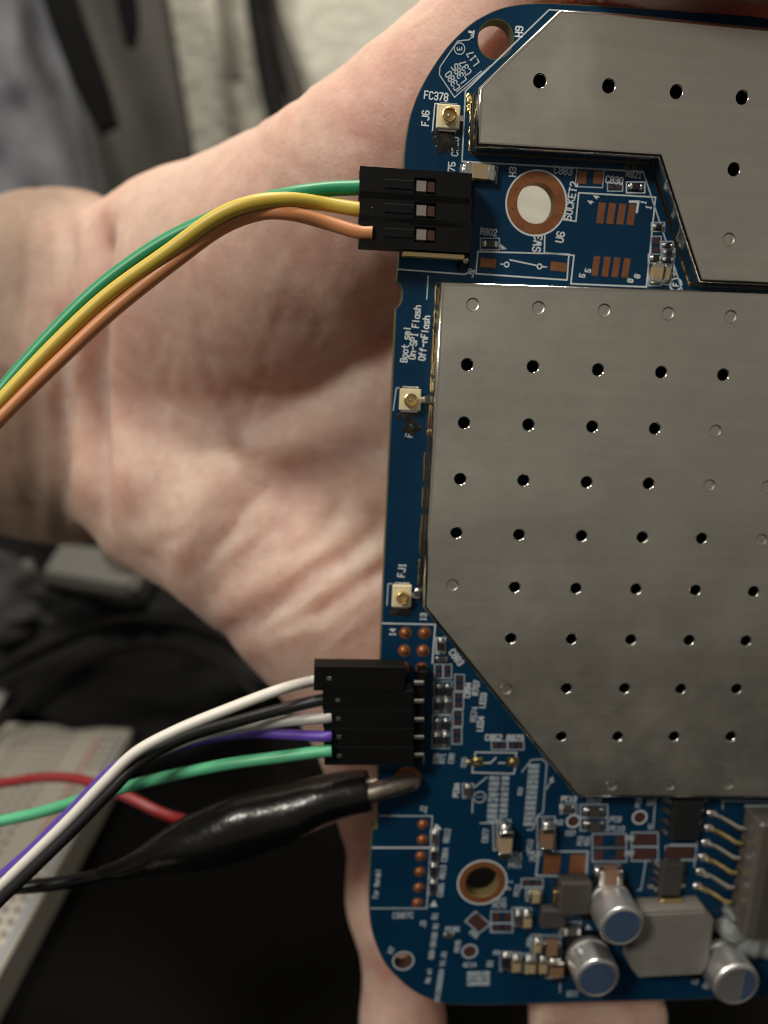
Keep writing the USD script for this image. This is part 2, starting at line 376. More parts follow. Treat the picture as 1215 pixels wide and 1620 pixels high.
def bar(px, py, w, h, ang=0):
    """centre, size in mm of a rectangle given in pixels, aligned with the board"""
    c = bp(px, py); kx = np.linalg.norm(bp(px + 10, py) - bp(px - 10, py)) / 20; ky = np.linalg.norm(bp(px, py + 10) - bp(px, py - 10)) / 20
    return c, w * kx, h * ky
def pad(px, py, w, h, m=None, ang=0, name='copper_pad'):
    c, W, Hh = bar(px, py, w, h)
    board.part(name, place(cbox(-W / 2, W / 2, -Hh / 2, Hh / 2, -.01, .035, .012), math.radians(ang), (c[0], c[1], 0)), m or m_orange_pad)
def dome(px, py, rpx, m=None):
    c = bp(px, py); r = rpx * k(px, py)
    p = board.part('through_hole_pad', lathe([(r, -.01), (r, .03), (r * .72, .05)], 20, (c[0], c[1], 0)), m_copper, smooth=40)
    board.part('solder_fill', lathe([(r * .72, .045), (r * .62, .17), (r * .35, .30), (.001, .34)], 20, (c[0], c[1], 0)), m or m_copper, smooth=True, under=p)
def smd(px, py, w, h, kind='res', ht=None, ang=0, out=False):
    """chip part with a body and two soldered ends; w x h pixels, ends on the long axis"""
    c, W, Hh = bar(px, py, w, h); a = math.radians(ang)
    L, S = (W, Hh) if W >= Hh else (Hh, W)
    if W < Hh: a += math.pi / 2
    ht = ht or S * .55
    body = {'res': m_black_chip, 'cap': m_tan, 'brown': m_brown, 'grey': m_grey_chip}[kind]
    nm = 'chip_resistor' if kind == 'res' else 'chip_capacitor' if kind in ('cap', 'brown') else 'chip_component'
    e = L * .24
    p = board.part(nm, place(cbox(-L / 2 + e * .7, L / 2 - e * .7, -S / 2 * .95, S / 2 * .95, .03, ht * .97, .03), a, (c[0], c[1], 0)), body)
    for s in (-1, 1):
        t = cbox(s * (L / 2 - e / 2) - e / 2, s * (L / 2 - e / 2) + e / 2, -S / 2, S / 2, .02, ht, min(.09, ht * .3))
        b = trimesh.creation.icosphere(2, 1.0); b.apply_scale((e * .55, S * .5, ht * .62)); b.apply_translation((s * L / 2, 0, .04))
        board.part('terminal', place(cat(t, b), a, (c[0], c[1], 0)), m_solder, smooth=40, under=p)
def empty_pads(px, py, w, h, m=None, fr=True):
    """an unpopulated part: two bare pads inside a printed frame"""
    if w >= h:
        pad(px - w * .29, py, w * .36, h * .75, m or m_copper_dull); pad(px + w * .29, py, w * .36, h * .75, m or m_copper_dull)
    else:
        pad(px, py - h * .29, w * .75, h * .36, m or m_copper_dull); pad(px, py + h * .29, w * .75, h * .36, m or m_copper_dull)
    if fr: frame(px - w / 2 - 2, py - h / 2 - 2, px + w / 2 + 2, py + h / 2 + 2, 1.7, m_silk2)

# ---- top left corner
line([(696, 106), (695, 118), (719, 154), (776, 104)], 2.0, m_silk2); line([(696, 106), (724, 65), (742, 63), (750, 55)], 2.0, m_silk2)
line([(762, 112), (722, 146)], 1.6, m_silk2); line([(750, 55), (744, 56)], 1.6)
line([(750, 52), (741, 50)], 4); line([(748, 60), (750, 48)], 3)
g = Point(*bp(727, 77)).buffer(9 * k(727, 77), 12); board.part('printed_ring', extr(g.difference(Point(*bp(727, 77)).buffer(7.4 * k(727, 77), 12)), -.01, .02), m_silk2)
text('E', 727, 77, 8, 100, m_silk2)
for s, x, y in (('C380', 716, 128), ('L385', 726, 116), ('C37', 736, 107), ('L17', 748, 92)):
    text(s, x, y, 11, 128 if s != 'L17' else 128, m_silk2)
text('H9', 821, 50, 12, 90)
text('FC378', 690, 152, 11.5, -2)
text('FJ6', 673, 187, 11.5, 90)
text('C380', 720, 232, 10.5, 90, m_silk2); text('C375', 714, 272, 11, 90)
def ufl(px, py, w, h):
    c, W, Hh = bar(px, py, w, h)
    X, Y = W / 2, Hh / 2
    loc = (c[0], c[1], 0)
    p = board.part('antenna_socket', place(cbox(-X, X, -Y, Y, .02, .62, .08), 0, loc), m_ivory)
    r = min(X, Y) * .66
    board.part('socket_shell', lathe([(r * 1.0, .6), (r * 1.0, 1.25), (r * .88, 1.30), (r * .80, 1.22), (r * .78, .66), (r * .2, .64), (r * .2, 1.0), (.001, 1.05)], 28, loc), m_gold, smooth=40, under=p)
    for s in (-1, 1):
        board.part('ground_tab', place(cbox(-X * .8, X * .8, s * Y * 1.08 - .14, s * Y * 1.08 + .14, .02, .30, .05), 0, loc), m_tin, under=p)
    board.part('signal_tab', place(cbox(X * .95, X * 1.35, -.28, .28, .02, .25, .05), 0, loc), m_solder, under=p)
ufl(708, 187, 36, 38); ufl(648, 632, 33, 34); ufl(635, 941, 30, 34)
line([(694, 164), (688, 164), (684, 208)], 2.2); line([(632, 613), (627, 614), (622, 650)], 2.2, m_silk2); line([(620, 923), (614, 924), (612, 958)], 2.2, m_silk2)
def scorch(px, py, w, h, n=26, seed=1, m=None):
    """a burnt or solder-splashed smear: overlapping flat crumbs"""
    r = np.random.default_rng(seed); ms = []; fine = m is None
    for q in range(n * (2 if fine else 1)):
        x, y = px + r.normal() * w / 4.5, py + r.normal() * h / 4.5
        c = bp(x, y); s = r.uniform(.15, .55) if fine else r.uniform(.12, .4)
        b = trimesh.creation.icosphere(1, 1); b.vertices *= (1 + r.uniform(-.25, .25, (len(b.vertices), 1)))
        b.apply_scale((s, s * r.uniform(.6, 1.4), r.uniform(.01, .06) if fine else r.uniform(.05, .25))); ms.append(place(b, r.uniform(0, 3), (c[0], c[1], .01)))
    board.part('flux_residue', cat(*ms), m or m_scorch, smooth=True)
scorch(704, 222, 30, 30, 34, 1); scorch(646, 656, 34, 12, 9, 2); scorch(636, 964, 28, 14, 14, 3); scorch(648, 682, 30, 34, 4, 4)
scorch(742, 170, 8, 60, 8, 5, m_brass); scorch(1000, 262, 30, 8, 5, 6)
smd(756, 274, 48, 25, 'cap', 1.0, -2)
line([(727, 290), (729, 261), (787, 264), (785, 291)], 2, m_silk2)
text('H3', 811, 272, 11, 90); text('SOCKET2', 903, 318, 12, 84); text('U6', 886, 375, 12.5, 84); text('SW3', 850, 385, 13, 86)
text('C883', 891, 270, 11, -3, m_silk2)
pad(921, 281, 14, 20); pad(946, 281, 14, 20); line([(913, 264), (910, 295), (953, 297), (956, 268), (913, 266)], 1.8, m_silk2)
text('C830', 972, 285, 10.5, -3); empty_pads(973, 296, 20, 9)
smd(1005, 296, 20, 10, 'res'); frame(991, 288, 1020, 305, 2.0); text('R821', 1003, 276, 9.5, -4, m_silk2)
# flash chip footprint
line([(889, 347), (911, 350), (915.6, 305), (1037, 312), (1022.5, 454), (903, 449), (908, 404), (861, 400), (862, 372)], 2.3)
for i, x in enumerate((951, 967, 983, 999)):
    pad(x, 337 + i * .9, 11, 33, ang=-3)
for i, x in enumerate((942.5, 959, 974.5, 990.5)):
    pad(x, 421 + i * 1.0, 10, 31, ang=-3)
for s, x, y in (('4', 934, 320), ('4', 943, 312), ('1', 1018, 320), ('1', 1026, 328), ('5', 921, 436), ('5', 930, 428), ('8', 997, 444), ('8', 1008, 437)):
    text(s, x, y, 9, 80)
line([(995, 319), (1010, 319), (1007, 337)], 4)
line([(756, 398), (753, 433), (897, 443), (900, 402), (756, 398)], 2.2)
pad(772, 416, 25, 14, ang=-3); pad(884, 422, 26, 14, ang=-3)
line([(791, 418), (798, 418)], 2); line([(806, 411), (849, 420)], 2.2); line([(858, 422), (865, 422.5)], 2)
for x, y in ((801.5, 418.5), (853.5, 421.5)):
    board.part('printed_ring', extr(Point(*bp(x, y)).buffer(4.4 * k(x, y), 8).difference(Point(*bp(x, y)).buffer(2.6 * k(x, y), 8)), -.01, .02), m_silk)
text('R802', 773, 367, 10, -3, m_silk2); smd(775, 386, 22, 10, 'grey'); frame(760, 377, 790, 395, 1.8, m_silk2)
def tri(pts, m=None): board.part('printed_triangle', extr(Polygon(bpoly(pts)), -.01, .02), m or m_silk)
tri([(793, 395), (789, 384), (802, 394)], m_silk2)
line([(629, 426), (735, 434), (750, 428)], 2.2); line([(677.5, 436), (675, 474)], 2.2, m_silk2); text('J2', 745, 432, 10, 80, m_silk2)
for px, py, w, h, kd in ((1041, 359, 15, 8, 'res'), (1055, 388.5, 14, 7, 'res'), (1057, 400, 15, 8, 'res'), (1036.5, 409, 16, 8, 'res'), (1056, 411, 14, 7, 'res')):
    smd(px, py, w, h, kd, .35, -4); frame(px - w / 2 - 3, py - h / 2 - 3, px + w / 2 + 3, py + h / 2 + 3, 1.7, m_silk2)
empty_pads(1038, 388, 12, 24); smd(1036, 432, 17, 30, 'cap', .9, -4); smd(1053, 433, 10, 24, 'cap', .5, -4)
frame(1026, 416, 1045, 452, 1.8, m_silk2); frame(1047, 418, 1062, 450, 1.8, m_silk2)
line([(1066, 421), (1066, 437)], 2); line([(1062, 432), (1071, 434)], 2.4)
board.part('printed_ring', extr(Point(*bp(1069, 450)).buffer(10 * k(1069, 450), 12).difference(Point(*bp(1069, 450)).buffer(8 * k(1069, 450), 12)), -.01, .02), m_silk)
text('F', 1069, 450, 9, 90)
# ---- left edge
text('Boot sel', 641.5, 545, 11, 86.5, squeeze=.93); text('On-SPI Flash', 656, 526, 11, 86.5, squeeze=.93); text('Off-nFlash', 671, 535, 11, 86.5, squeeze=.93)
text('FJ2', 648, 681, 11, 87, m_silk2); text('FJ1', 635.5, 902, 11.5, 87)
smd(676, 632, 12, 12, 'grey', .5); smd(659.5, 938, 10, 14, 'grey', .5); pad(678, 676, 7, 28, m_copper_dull)
line([(604, 986), (688.5, 988), (684, 1050)], 2.6); text('14', 621, 1000, 10, 88); text('13', 669.5, 976, 10, 88)
for x, y in ((641, 1001), (671.5, 1001), (639.5, 1029), (669, 1029), (638, 1056), (667, 1057)): dome(x, y, 10)
smd(697.5, 1021, 10, 20, 'res', .5); frame(690, 1009, 704.5, 1034, 2.0); smd(699, 1042, 16, 8, 'grey', .4)
text('C883', 722, 1040, 11, -52)
# ---- cluster right of the lower header
for j in range(5):
    y = 1062 + j * 27; 
    for i in range(2):
        x = 697 - j * 1.1 + i * 14
        if j == 0: empty_pads(x - 3, y, 9, 18)
        else: smd(x - 2, y + (4 if j % 2 else 0), 9, 19, 'res' if (i + j) % 3 else 'grey', .4); frame(x - 9, y - 11, x + 5, y + 14, 1.5, m_silk2)
    if j < 4: empty_pads(727 - j * 1.4, 1080 + j * 28, 11, 22)
text('C894', 740, 1092, 9.5, 87); text('R707', 753, 1088, 9.5, 87); text('R574', 750, 1130, 9.5, 87, m_silk2); text('LED3', 764, 1108, 9.5, 87); text('LED4', 760, 1145, 9.5, 87)
for x, s in ((667, 'R57'), (690, 'R70'), (700, 'R71'), (714, 'C89')): text(s, x, 1200, 8.5, 87, m_silk2)
text('C852 R879', 798, 1167, 10, -1); empty_pads(790, 1179, 21, 10); empty_pads(816, 1179, 21, 10)
line([(751, 1200), (752, 1190), (817, 1191), (816, 1200)], 2); line([(748, 1212), (747, 1222), (813, 1224), (815, 1214)], 2)
for x in (755, 812):
    pad(x, 1205, 18, 14, m_gold, name='gold_pad')
    scorch(x, 1205, 14, 9, 4, int(x), m_brass)
line([(765, 1207), (776, 1207), (785, 1198)], 2.2); line([(788, 1207), (799, 1207)], 2.2)
text('D20', 734, 1206, 8, 87, m_silk2); text('PC84', 722, 1250, 9, 87); smd(740, 1250, 10, 17, 'grey', .5); frame(732, 1240, 749, 1262, 1.8, m_silk2)
board.part('printed_ring', extr(Point(*bp(759, 1261)).buffer(10 * k(759, 1261), 12).difference(Point(*bp(759, 1261)).buffer(8.4 * k(759, 1261), 12)), -.01, .02), m_silk2)
text('-', 757, 1261, 7, 0, m_silk2); text('-', 763, 1261, 7, 0, m_silk2)
line([(750, 1246), (771, 1229)], 2.2, m_silk2); line([(748, 1264), (747, 1286)], 2.4, m_silk2); line([(759, 1302), (775, 1302)], 2.2, m_silk2)
rr = np.random.default_rng(3)
def refdes(n=3): return rr.choice(['R', 'C', 'R']) + ''.join(rr.choice(list('0123456789'), n))
for i in range(9):
    y = 1231 + i * 8.6
    text(refdes() + ' ' + refdes(2), 790 - i * .5, y, 6.2, 0, m_silk2, wk=.17, squeeze=.92)
for i in range(12):
    text(refdes(3), 845 - i * .75, 1212 + i * 8.3, 6.2, 0, m_silk2, wk=.17)
line([(825, 1222), (834, 1211), (840, 1202), (858, 1201), (865, 1208), (859, 1285), (850, 1291), (843, 1312), (833, 1313)], 2, m_silk2)
line([(864, 1249), (874, 1232)], 2.2, m_silk2); tri([(868, 1234), (875, 1228), (876, 1239)], m_silk2)
text('R23', 823, 1252, 6.5, 87, m_silk2)
text('LED5', 712, 1240, 1.0, 87, m_silk2) if False else None

# ---- lower left connector footprint
line([(600, 1290.5), (684, 1291), (675, 1437), (586, 1437)], 2.2, m_silk2); line([(588.5, 1341), (681, 1341)], 3.0)
for x, y in ((669, 1304), (668, 1328), (665.5, 1354), (664, 1379), (662.5, 1404), (660, 1428)): dome(x, y, 9)
text('J2', 670, 1281, 10, 87, m_silk2); text('For Meraki', 596, 1398, 8.5, 87, m_silk2, squeeze=.9); text('C887C', 638, 1448, 10, 0, m_silk2)
tri([(690, 1303), (685, 1313), (699, 1312)]); tri([(687, 1424), (680, 1434), (692, 1434)])
for i, y in enumerate((1325, 1352, 1377, 1403)):
    smd(688 - i, y, 9, 20, 'grey' if i == 0 else 'res', .4); frame(681 - i, y - 12, 694 - i, y + 12, 1.5, m_silk2)
text('R612', 707, 1322, 9, 87, m_silk2); text('R613 C884', 702, 1366, 9, 87, m_silk2); text('C885', 697, 1408, 9, 87, m_silk2)
text('J3', 669, 1462, 9, 87, m_silk2); text('R1', 688, 1449, 9, 87, m_silk2)
text('H7', 619, 1503, 9, 70, m_silk2)
text('Model   600-26100 R1', 683, 1508, 8, 86, m_silk2); text('04120000004 V1.01', 697, 1545, 8, 86, m_silk2)
text('PC86', 716, 1470, 8.5, 0, m_silk2); smd(710, 1478, 14, 8, 'grey', .4); text('PR76', 724, 1497, 8, 87, m_silk2)
board.part('test_pad', lathe([(9.5 * k(743, 1505), 0.0), (9.5 * k(743, 1505), .03), (.001, .03)], 24, (*bp(743, 1505), 0)), m_copper_dull)
board.part('printed_ring', extr(Point(*bp(743, 1505)).buffer(13 * k(743, 1505), 14).difference(Point(*bp(743, 1505)).buffer(10.5 * k(743, 1505), 14)), -.01, .02), m_silk2)
text('AC1A', 743, 1526, 8, 0, m_silk2); text('D1', 775, 1524, 9, 87, m_silk2)
for i in range(3): text(refdes() + refdes(), 757, 1540 + i * 8, 6.5, 0, m_silk2, wk=.2)
# tilted empty part and its text
line([(752, 1442), (736, 1457), (758, 1476), (776, 1462), (752, 1442)], 2, m_silk2); pad(756, 1459, 20, 24, m_copper_dull, 40)
text('PD5', 750, 1478, 8, -38, m_silk2)

# ---- capacitors and pads of the power section
text('C877', 768, 1322, 9, 87, m_silk2); line([(780, 1300), (781, 1345), (808, 1346)], 2, m_silk2)
smd(795, 1323, 20, 42, 'cap', 1.9); smd(862, 1319, 18, 40, 'brown', 1.5)
frame(786, 1297, 808, 1347, 1.6, m_silk2); frame(850, 1292, 878, 1343, 1.6, m_silk2)
text('FC12', 838, 1338, 8, 87, m_silk2)
for i, s in enumerate(('PC14', 'PC67', 'PR11')): text(s, 815, 1352 + i * 8.5, 8, 0, m_silk2)
for i, s in enumerate(('PR20', 'PC1')): text(s, 846, 1350 + i * 9, 8, 0, m_silk2)
text('PC13', 900, 1264, 9, -2); smd(897, 1279, 20, 10, 'grey', .4); frame(886, 1272, 912, 1287, 1.6, m_silk2)
def test_point(px, py, r):
    c = bp(px, py); r = r * k(px, py)
    board.part('test_pad', lathe([(r, 0), (r, .03), (.001, .03)], 24, (c[0], c[1], 0)), m_copper_dull)
    board.part('printed_ring', extr(Point(*c).buffer(r + .24, 14).difference(Point(*c).buffer(r + .06, 14)), -.01, .02), m_silk)
test_point(907, 1299, 8.5); test_point(1012, 1293, 9); 
text('PR12', 940, 1267, 8.5, -1, m_silk2)
for y in (1283, 1304):
    smd(939, y, 28, 13, 'grey', .55); frame(918, y - 10, 961, y + 10, 2.0, m_silk2)
text('PC8', 974, 1296, 9, -2, m_silk2); text('PC10', 976, 1311, 9, -2, m_silk2); text('PU2', 883, 1301, 8, 0, m_silk2)
text('C07', 903, 1318, 8, 0, m_silk2); text('PC5', 918, 1330, 8, 87, m_silk2); text('R31', 929, 1330, 8, 87, m_silk2)
for y, in ((1330,), (1352,)):
    pad(947, y, 14, 16, m_copper_dull); pad(981, y, 14, 16, m_copper_dull); frame(937, y - 11, 991, y + 11, 1.8, m_silk2)
line([(852, 1347), (930, 1347), (927, 1387), (848, 1385), (852, 1347)], 3, m_silk2); pad(873, 1367, 26, 30); pad(914, 1367, 25, 30)
smd(960, 1377, 38, 22, 'brown', 1.6)
for x, y in ((1020, 1328), (1020, 1351), (1074, 1349)):
    pad(x, y, 34 if x < 1050 else 44, 17, m_copper_dull); frame(x - 21, y - 11, x + 21 + (6 if x > 1050 else 0), y + 11, 2.0, m_silk2)
for i, (s, x, y) in enumerate((('PR8', 996, 1326), ('PR7', 996, 1350), ('PC9', 1010, 1270), ('10', 1028, 1270), ('5', 1028, 1308))): text(s, x, y, 8, 87 if i == 2 else 0, m_silk2)
def soic(x0, y0, x1, y1, n, side_l=True, side_r=True, ht=1.3, m=m_black_chip):
    a, b = bp(x0, y1, ht), bp(x1, y0, ht)
    p = board.part('controller_chip', cbox(a[0], b[0], a[1], b[1], .12, ht, .09), m)
    H = b[1] - a[1]
    for s, on in ((-1, side_l), (1, side_r)):
        if not on: continue
        xx = a[0] if s < 0 else b[0]
        for i in range(n):
            y = a[1] + H * (i + .5) / n; w = H / n * .24
            pr = [(0, .62), (.28, .62), (.42, .5), (.5, .12), (.62, .03), (1.15, .03)]
            v, f = [], []
            for (d, z) in pr:
                for yy in (-w, w):
                    for dz in (0, .13): v.append((xx + s * d, y + yy, z + dz))
            for q in range(len(pr) - 1):
                o = q * 4
                for A, B in ((0, 1), (1, 3), (3, 2), (2, 0)):
                    f += [(o + A, o + B, o + 4 + B), (o + A, o + 4 + B, o + 4 + A)]
            e = (len(pr) - 1) * 4; f += [(e, e + 1, e + 3), (e, e + 3, e + 2)]
            board.part('chip_pin', trimesh.Trimesh(v, np.array(f), process=False), m_solder, under=p)
soic(1061, 1266, 1114, 1330, 4); soic(1044, 1368, 1083, 1418, 4, m=m_grey_chip)
line([(1037, 1262), (1033, 1312)], 2, m_silk2); line([(1022, 1360), (1014, 1408), (1008, 1408)], 2, m_silk2)
line([(1036, 1361), (1100, 1361)], 2, m_silk2); line([(1103, 1330), (1098, 1372)], 2, m_silk2); line([(1060, 1336), (1102, 1336)], 2.2, m_silk2)
line([(1144, 1266), (1143, 1280)], 2, m_silk2); line([(1178, 1275), (1240, 1275)], 4.5, m_silk2); line([(1140, 1267), (1260, 1269)], 1.6, m_silk2)
# transformer with six bent pins
TH = 4.2
a, b = bp(1176, 1487, TH), bp(1290, 1303, TH)
tp = board.part('transformer', cbox(a[0], b[0], a[1], b[1], .3, TH, .35), m_trans)
board.part('transformer_top', cbox(a[0] + 1.3, b[0] - .6, a[1] + .2, b[1] - .25, TH - .1, TH + .12, .1), m_core_dark, under=tp)
for i in range(6):
    x0 = 1160 - i * 4.4; y0 = 1299 + i * 23
    p0 = bp(x0 - 33, y0 - 12); p1 = bp(x0, y0)
    P = [(p0[0], p0[1], .12), (p0[0] + (p1[0] - p0[0]) * .35, p0[1] + (p1[1] - p0[1]) * .3, .22), (p0[0] + (p1[0] - p0[0]) * .75, p0[1] + (p1[1] - p0[1]) * .7, .9), (p1[0], p1[1], 1.35), (p1[0] + .9, p1[1] - .15, 1.4)]
    board.part('transformer_pin', tube(spline(P, 5), .40, 8), m_brass if i % 2 else m_solder, smooth=True, under=tp)
    q = bp(x0 - 34, y0 - 13); bl = trimesh.creation.icosphere(2, 1); bl.apply_scale((.8, .55, .42)); bl.apply_translation((q[0], q[1], .03))
    board.part('solder_joint', bl, m_solder, smooth=True, under=tp)
# inductors
IH = 3.0
q = bpoly([(1018, 1425), (1100, 1428), (1121, 1446), (1115, 1535), (1000, 1546), (1000, 1512)], IH)
q = [np.array(z) for z in q]
indp = Polygon(bpoly([(1020, 1448), (1116, 1444), (1128, 1458), (1119, 1528), (1110, 1541), (1014, 1546), (1002, 1532), (1008, 1462)], IH)).buffer(.25, 4)
ind = board.part('power_inductor', extr(indp.buffer(-.3), .2, IH), m_ferrite)
board.part('inductor_base', extr(indp, .2, IH - .25), m_ferrite, under=ind)
gp = [bp(1046, 1421, 1.2), bp(1080, 1421, 1.2)]
board.part('inductor_terminal', cat(cbox(gp[0][0], gp[1][0], gp[0][1] - 1.5, gp[0][1], .05, 1.5, .12)), m_brass, under=ind)
a, b = bp(884, 1449, 2.0), bp(938, 1397, 2.0)
ck = board.part('choke', cbox(a[0], b[0], a[1], b[1], .1, 2.0, .2), m_core_dark)
board.part('choke_terminal', place(cbox(-.35, .35, -.9, .9, .05, 1.2, .15), 0, (bp(876, 1410)[0], bp(876, 1410)[1], 0)), m_brass, under=ck)
a, b = bp(856, 1470, 1.5), bp(896, 1440, 1.5); board.part('diode', cbox(a[0], b[0], a[1], b[1], .1, 1.5, .15), m_grey_chip)
# electrolytic capacitors
def ecap(px, py, rpx, h, blue=.0):
    c = bp(px, py, h); r = rpx * k(px, py) * (1 - h / 88)
    loc = (c[0], c[1], 0)
    prof = [(r * .96, .6), (r, .75), (r, 1.3), (r * .93, 1.45), (r * .93, 1.75), (r, 1.9), (r, h - .35), (r * .95, h - .1), (r * .84, h), (r * .80, h - .06), (.001, h - .06)]
    p = board.part('electrolytic_capacitor', lathe(prof, 48, loc), m_alu, smooth=30)
    board.part('printed_mark', extr(Point(0, 0).buffer(r * .78, 24).intersection(sbox(-r * blue, -9, 9, 9)), h - .06, h - .02).apply_translation(loc) or None, m_blue_print, under=p) if False else None
    g = extr(Point(0, 0).buffer(r * .79, 24).intersection(sbox(-r + 2 * r * blue, -9, 9, 9)), h - .065, h - .03); g.apply_translation(loc)
    board.part('printed_mark', g, m_blue_print, under=p)
    s = r * 1.05; base = Polygon([(-s, -s), (s * .6, -s), (s, -s * .6), (s, s * .6), (s * .6, s), (-s, s)])
    g = extr(base, .05, .62); g.apply_translation(loc); board.part('capacitor_base', g, m_black_plastic, under=p)
ecap(985, 1467, 35, 5.4); ecap(946, 1549, 35, 4.6); ecap(1167, 1560, 36, 5.2, .62)
# white retaining glue between transformer and capacitor
ms = []
for x, y, s, hz in ((1160, 1470, 2.2, 2.4), (1185, 1492, 2.4, 2.6), (1150, 1500, 1.8, 2.2), (1215, 1498, 2.3, 2.2), (1156, 1445, .8, 2.0)):
    c = bp(x, y, 1); b_ = trimesh.creation.icosphere(3, 1); b_.apply_scale((s, s * .8, hz)); b_.apply_translation((c[0], c[1], .2)); ms.append(b_)
import manifold3d as m3
def to_man(t): return m3.Manifold(m3.Mesh(np.asarray(t.vertices, np.float32), np.asarray(t.faces, np.uint32)))
u = to_man(ms[0])
for t in ms[1:]: u = u + to_man(t)
um = u.to_mesh(); gv = um.vert_properties[:, :3].astype(float); gv = gv + (gv - gv.mean(0)) * (meshkit.fbm(gv * 1.1, 3)[:, None] - .5) * .45
board.part('glue_blob', trimesh.Trimesh(gv, um.tri_verts, process=False), m_glue, smooth=True)
# crowd of small parts left of the choke
for px, py, w, h, kd in ((845, 1414, 20, 16, 'cap'), (818, 1450, 10, 22, 'grey'), (832, 1452, 12, 24, 'cap'), (800, 1521, 12, 24, 'res'), (815, 1522, 12, 24, 'cap'), (837, 1524, 16, 24, 'cap'), (857, 1524, 12, 24, 'cap'), (878, 1530, 22, 28, 'brown'), (870, 1494, 30, 22, 'brown'), (848, 1492, 10, 20, 'cap'), (902, 1467, 28, 11, 'grey')):
    smd(px, py, w, h, kd, .9 if kd != 'res' else .5); frame(px - w / 2 - 3, py - h / 2 - 3, px + w / 2 + 3, py + h / 2 + 3, 1.5, m_silk2)
empty_pads(842, 1397, 30, 10); empty_pads(794, 1451, 30, 14); empty_pads(794, 1468, 30, 10); line([(777, 1440), (776, 1474), (810, 1475)], 2, m_silk2)
for i, s in enumerate(('PR15', 'PC70')): text(s, 790, 1424 + i * 9, 8, 0, m_silk2)
text('PC21', 818, 1408, 8, 87, m_silk2); text('PQ1', 806, 1400, 8, 87, m_silk2); text('PR3', 838, 1490, 8, 87, m_silk2)
line([(895, 1486), (923, 1486)], 8, m_silk2); line([(938, 1486), (960, 1486)], 8, m_silk2); tri([(930, 1462), (926, 1470), (936, 1470)], m_silk2)
text('R9', 785, 1507, 7, 0, m_silk2); text('EC1', 906, 1572, 9, 0, m_silk2); line([(886, 1570), (886, 1556)], 2, m_silk2); text('L2', 1100, 1553, 7, 0, m_silk2); text('EC4', 1120, 1556, 9, 60, m_silk2)

# ================================================================== pin headers on the board
def bbox_px(x0, y0, x1, y1, z0, z1, c=.1, h=None):
    h = z1 if h is None else h
    a, b = bp(x0, y1, h), bp(x1, y0, h); return cbox(a[0], b[0], a[1], b[1], z0, z1, c)
hd = board.part('pin_header', bbox_px(728, 282, 752, 425, .05, 2.4, .15), m_black_plastic)
for i, y in enumerate((295, 333, 371, 407)):
    c = bp(745, y); 
    board.part('header_pin', cat(cbox(bp(636 if i == 3 else 660, y, 2.9)[0], bp(735, y, 2.9)[0], bp(740, y, 2.9)[1] - .3, bp(740, y, 2.9)[1] + .3, 2.4, 3.0, .1)), m_gold, under=hd)
    b_ = trimesh.creation.icosphere(2, .33); b_.apply_translation((bp(738, y, 3)[0], bp(738, y + 4, 3)[1], 2.6)); board.part('pin_tip', b_, m_tin, smooth=True, under=hd)
h2 = board.part('pin_header', bbox_px(655, 1062, 678, 1212, .05, 2.0, .12), m_black_plastic)
for y in (1079, 1108, 1137, 1165, 1193):
    q = bp(664, y, 2.0); w = .26
    board.part('header_pin', cbox(q[0] - .75, q[0] + .5, q[1] - w, q[1] + w, 1.9, 2.35, .1), m_tin, under=h2)
# small plate under the free pin

# ================================================================== jumper wires
def wire_mat(name, col): return plain('wire_' + name, col, .42, spec=.45, bump=(800, .06, .0002))
def housing(t, x0, y0, x1, y1, z0, z1, rot_px=0, window=True, m=m_black_plastic):
    a, b = bp(x0, y1, z1), bp(x1, y0, z1); g = .02
    def w(mesh): return trimesh.Trimesh(b2w(mesh.vertices), mesh.faces, process=False)
    X0, X1, Y0, Y1 = a[0], b[0], a[1] + g, b[1] - g
    yc = (Y0 + Y1) / 2; L = X1 - X0
    if not window:
        p = t.part('connector_housing', w(cbox(X0, X1, Y0, Y1, z0, z1, .05)), m)
        t.part('terminal_dot', w(cbox(X0 + L * .14, X0 + L * .19, yc - .22, yc + .22, z1 - .1, z1 + .012, .02)), m_tin, under=p)
        return p
    # a shell of bars leaving a window on the terminal and a long latch groove
    wx0, wx1, hw = X0 + L * .49, X0 + L * .68, .74
    P = Polygon([(X0, Y0), (X1, Y0), (X1, Y1), (X0, Y1)]).difference(sbox(wx0, yc - hw, wx1, yc + hw))
    lower = cbox(X0, X1, Y0, Y1, z0, z1 - .55, .08)
    upper = extr(P, z1 - .60, z1)
    p = t.part('connector_housing', w(cat(lower, upper)), m)
    t.part('latch_rib', w(cbox(X0 + L * .22, wx0 - .1, yc - .42, yc + .42, z1 - .02, z1 + .10, .04)), m, under=p)
    t.part('metal_terminal', w(cbox(wx0 + .06, wx0 + (wx1 - wx0) * .62, yc - .64, yc + .64, z1 - .60, z1 - .08, .16)), m_tin, under=p)
    t.part('terminal_tongue', w(cbox(wx0 + (wx1 - wx0) * .64, wx1 - .05, yc - .5, yc + .5, z1 - .58, z1 - .26, .05)), m_copper_dull, under=p)
    return p
def jumper(label, col, hpx, z0, z1, pts, rpx, window=True, group='jumper wires plugged into the board', cname='x'):
    x0, y0, x1, y1 = hpx
    base = atb((x0 + x1) / 2, (y0 + y1) / 2, z0)
    t = Thing('jumper_wire', label, 'jumper wire', base, group)
    housing(t, x0, y0, x1, y1, z0, z1, window=window)
    P = np.array([atb(x0 + 8, (y0 + y1) / 2 + pts[0][1] * 0, (z0 + z1) / 2) if False else at(*pts[0])] + [at(*p) for p in pts[1:]])
    r = rpx / FPX * pts[0][2] * 1e-3
    t.part('wire', tube(spline(P, 14), r, 16), wire_mat(cname, col), smooth=True)
    return t
ZH0, ZH1 = 1.3, 3.7
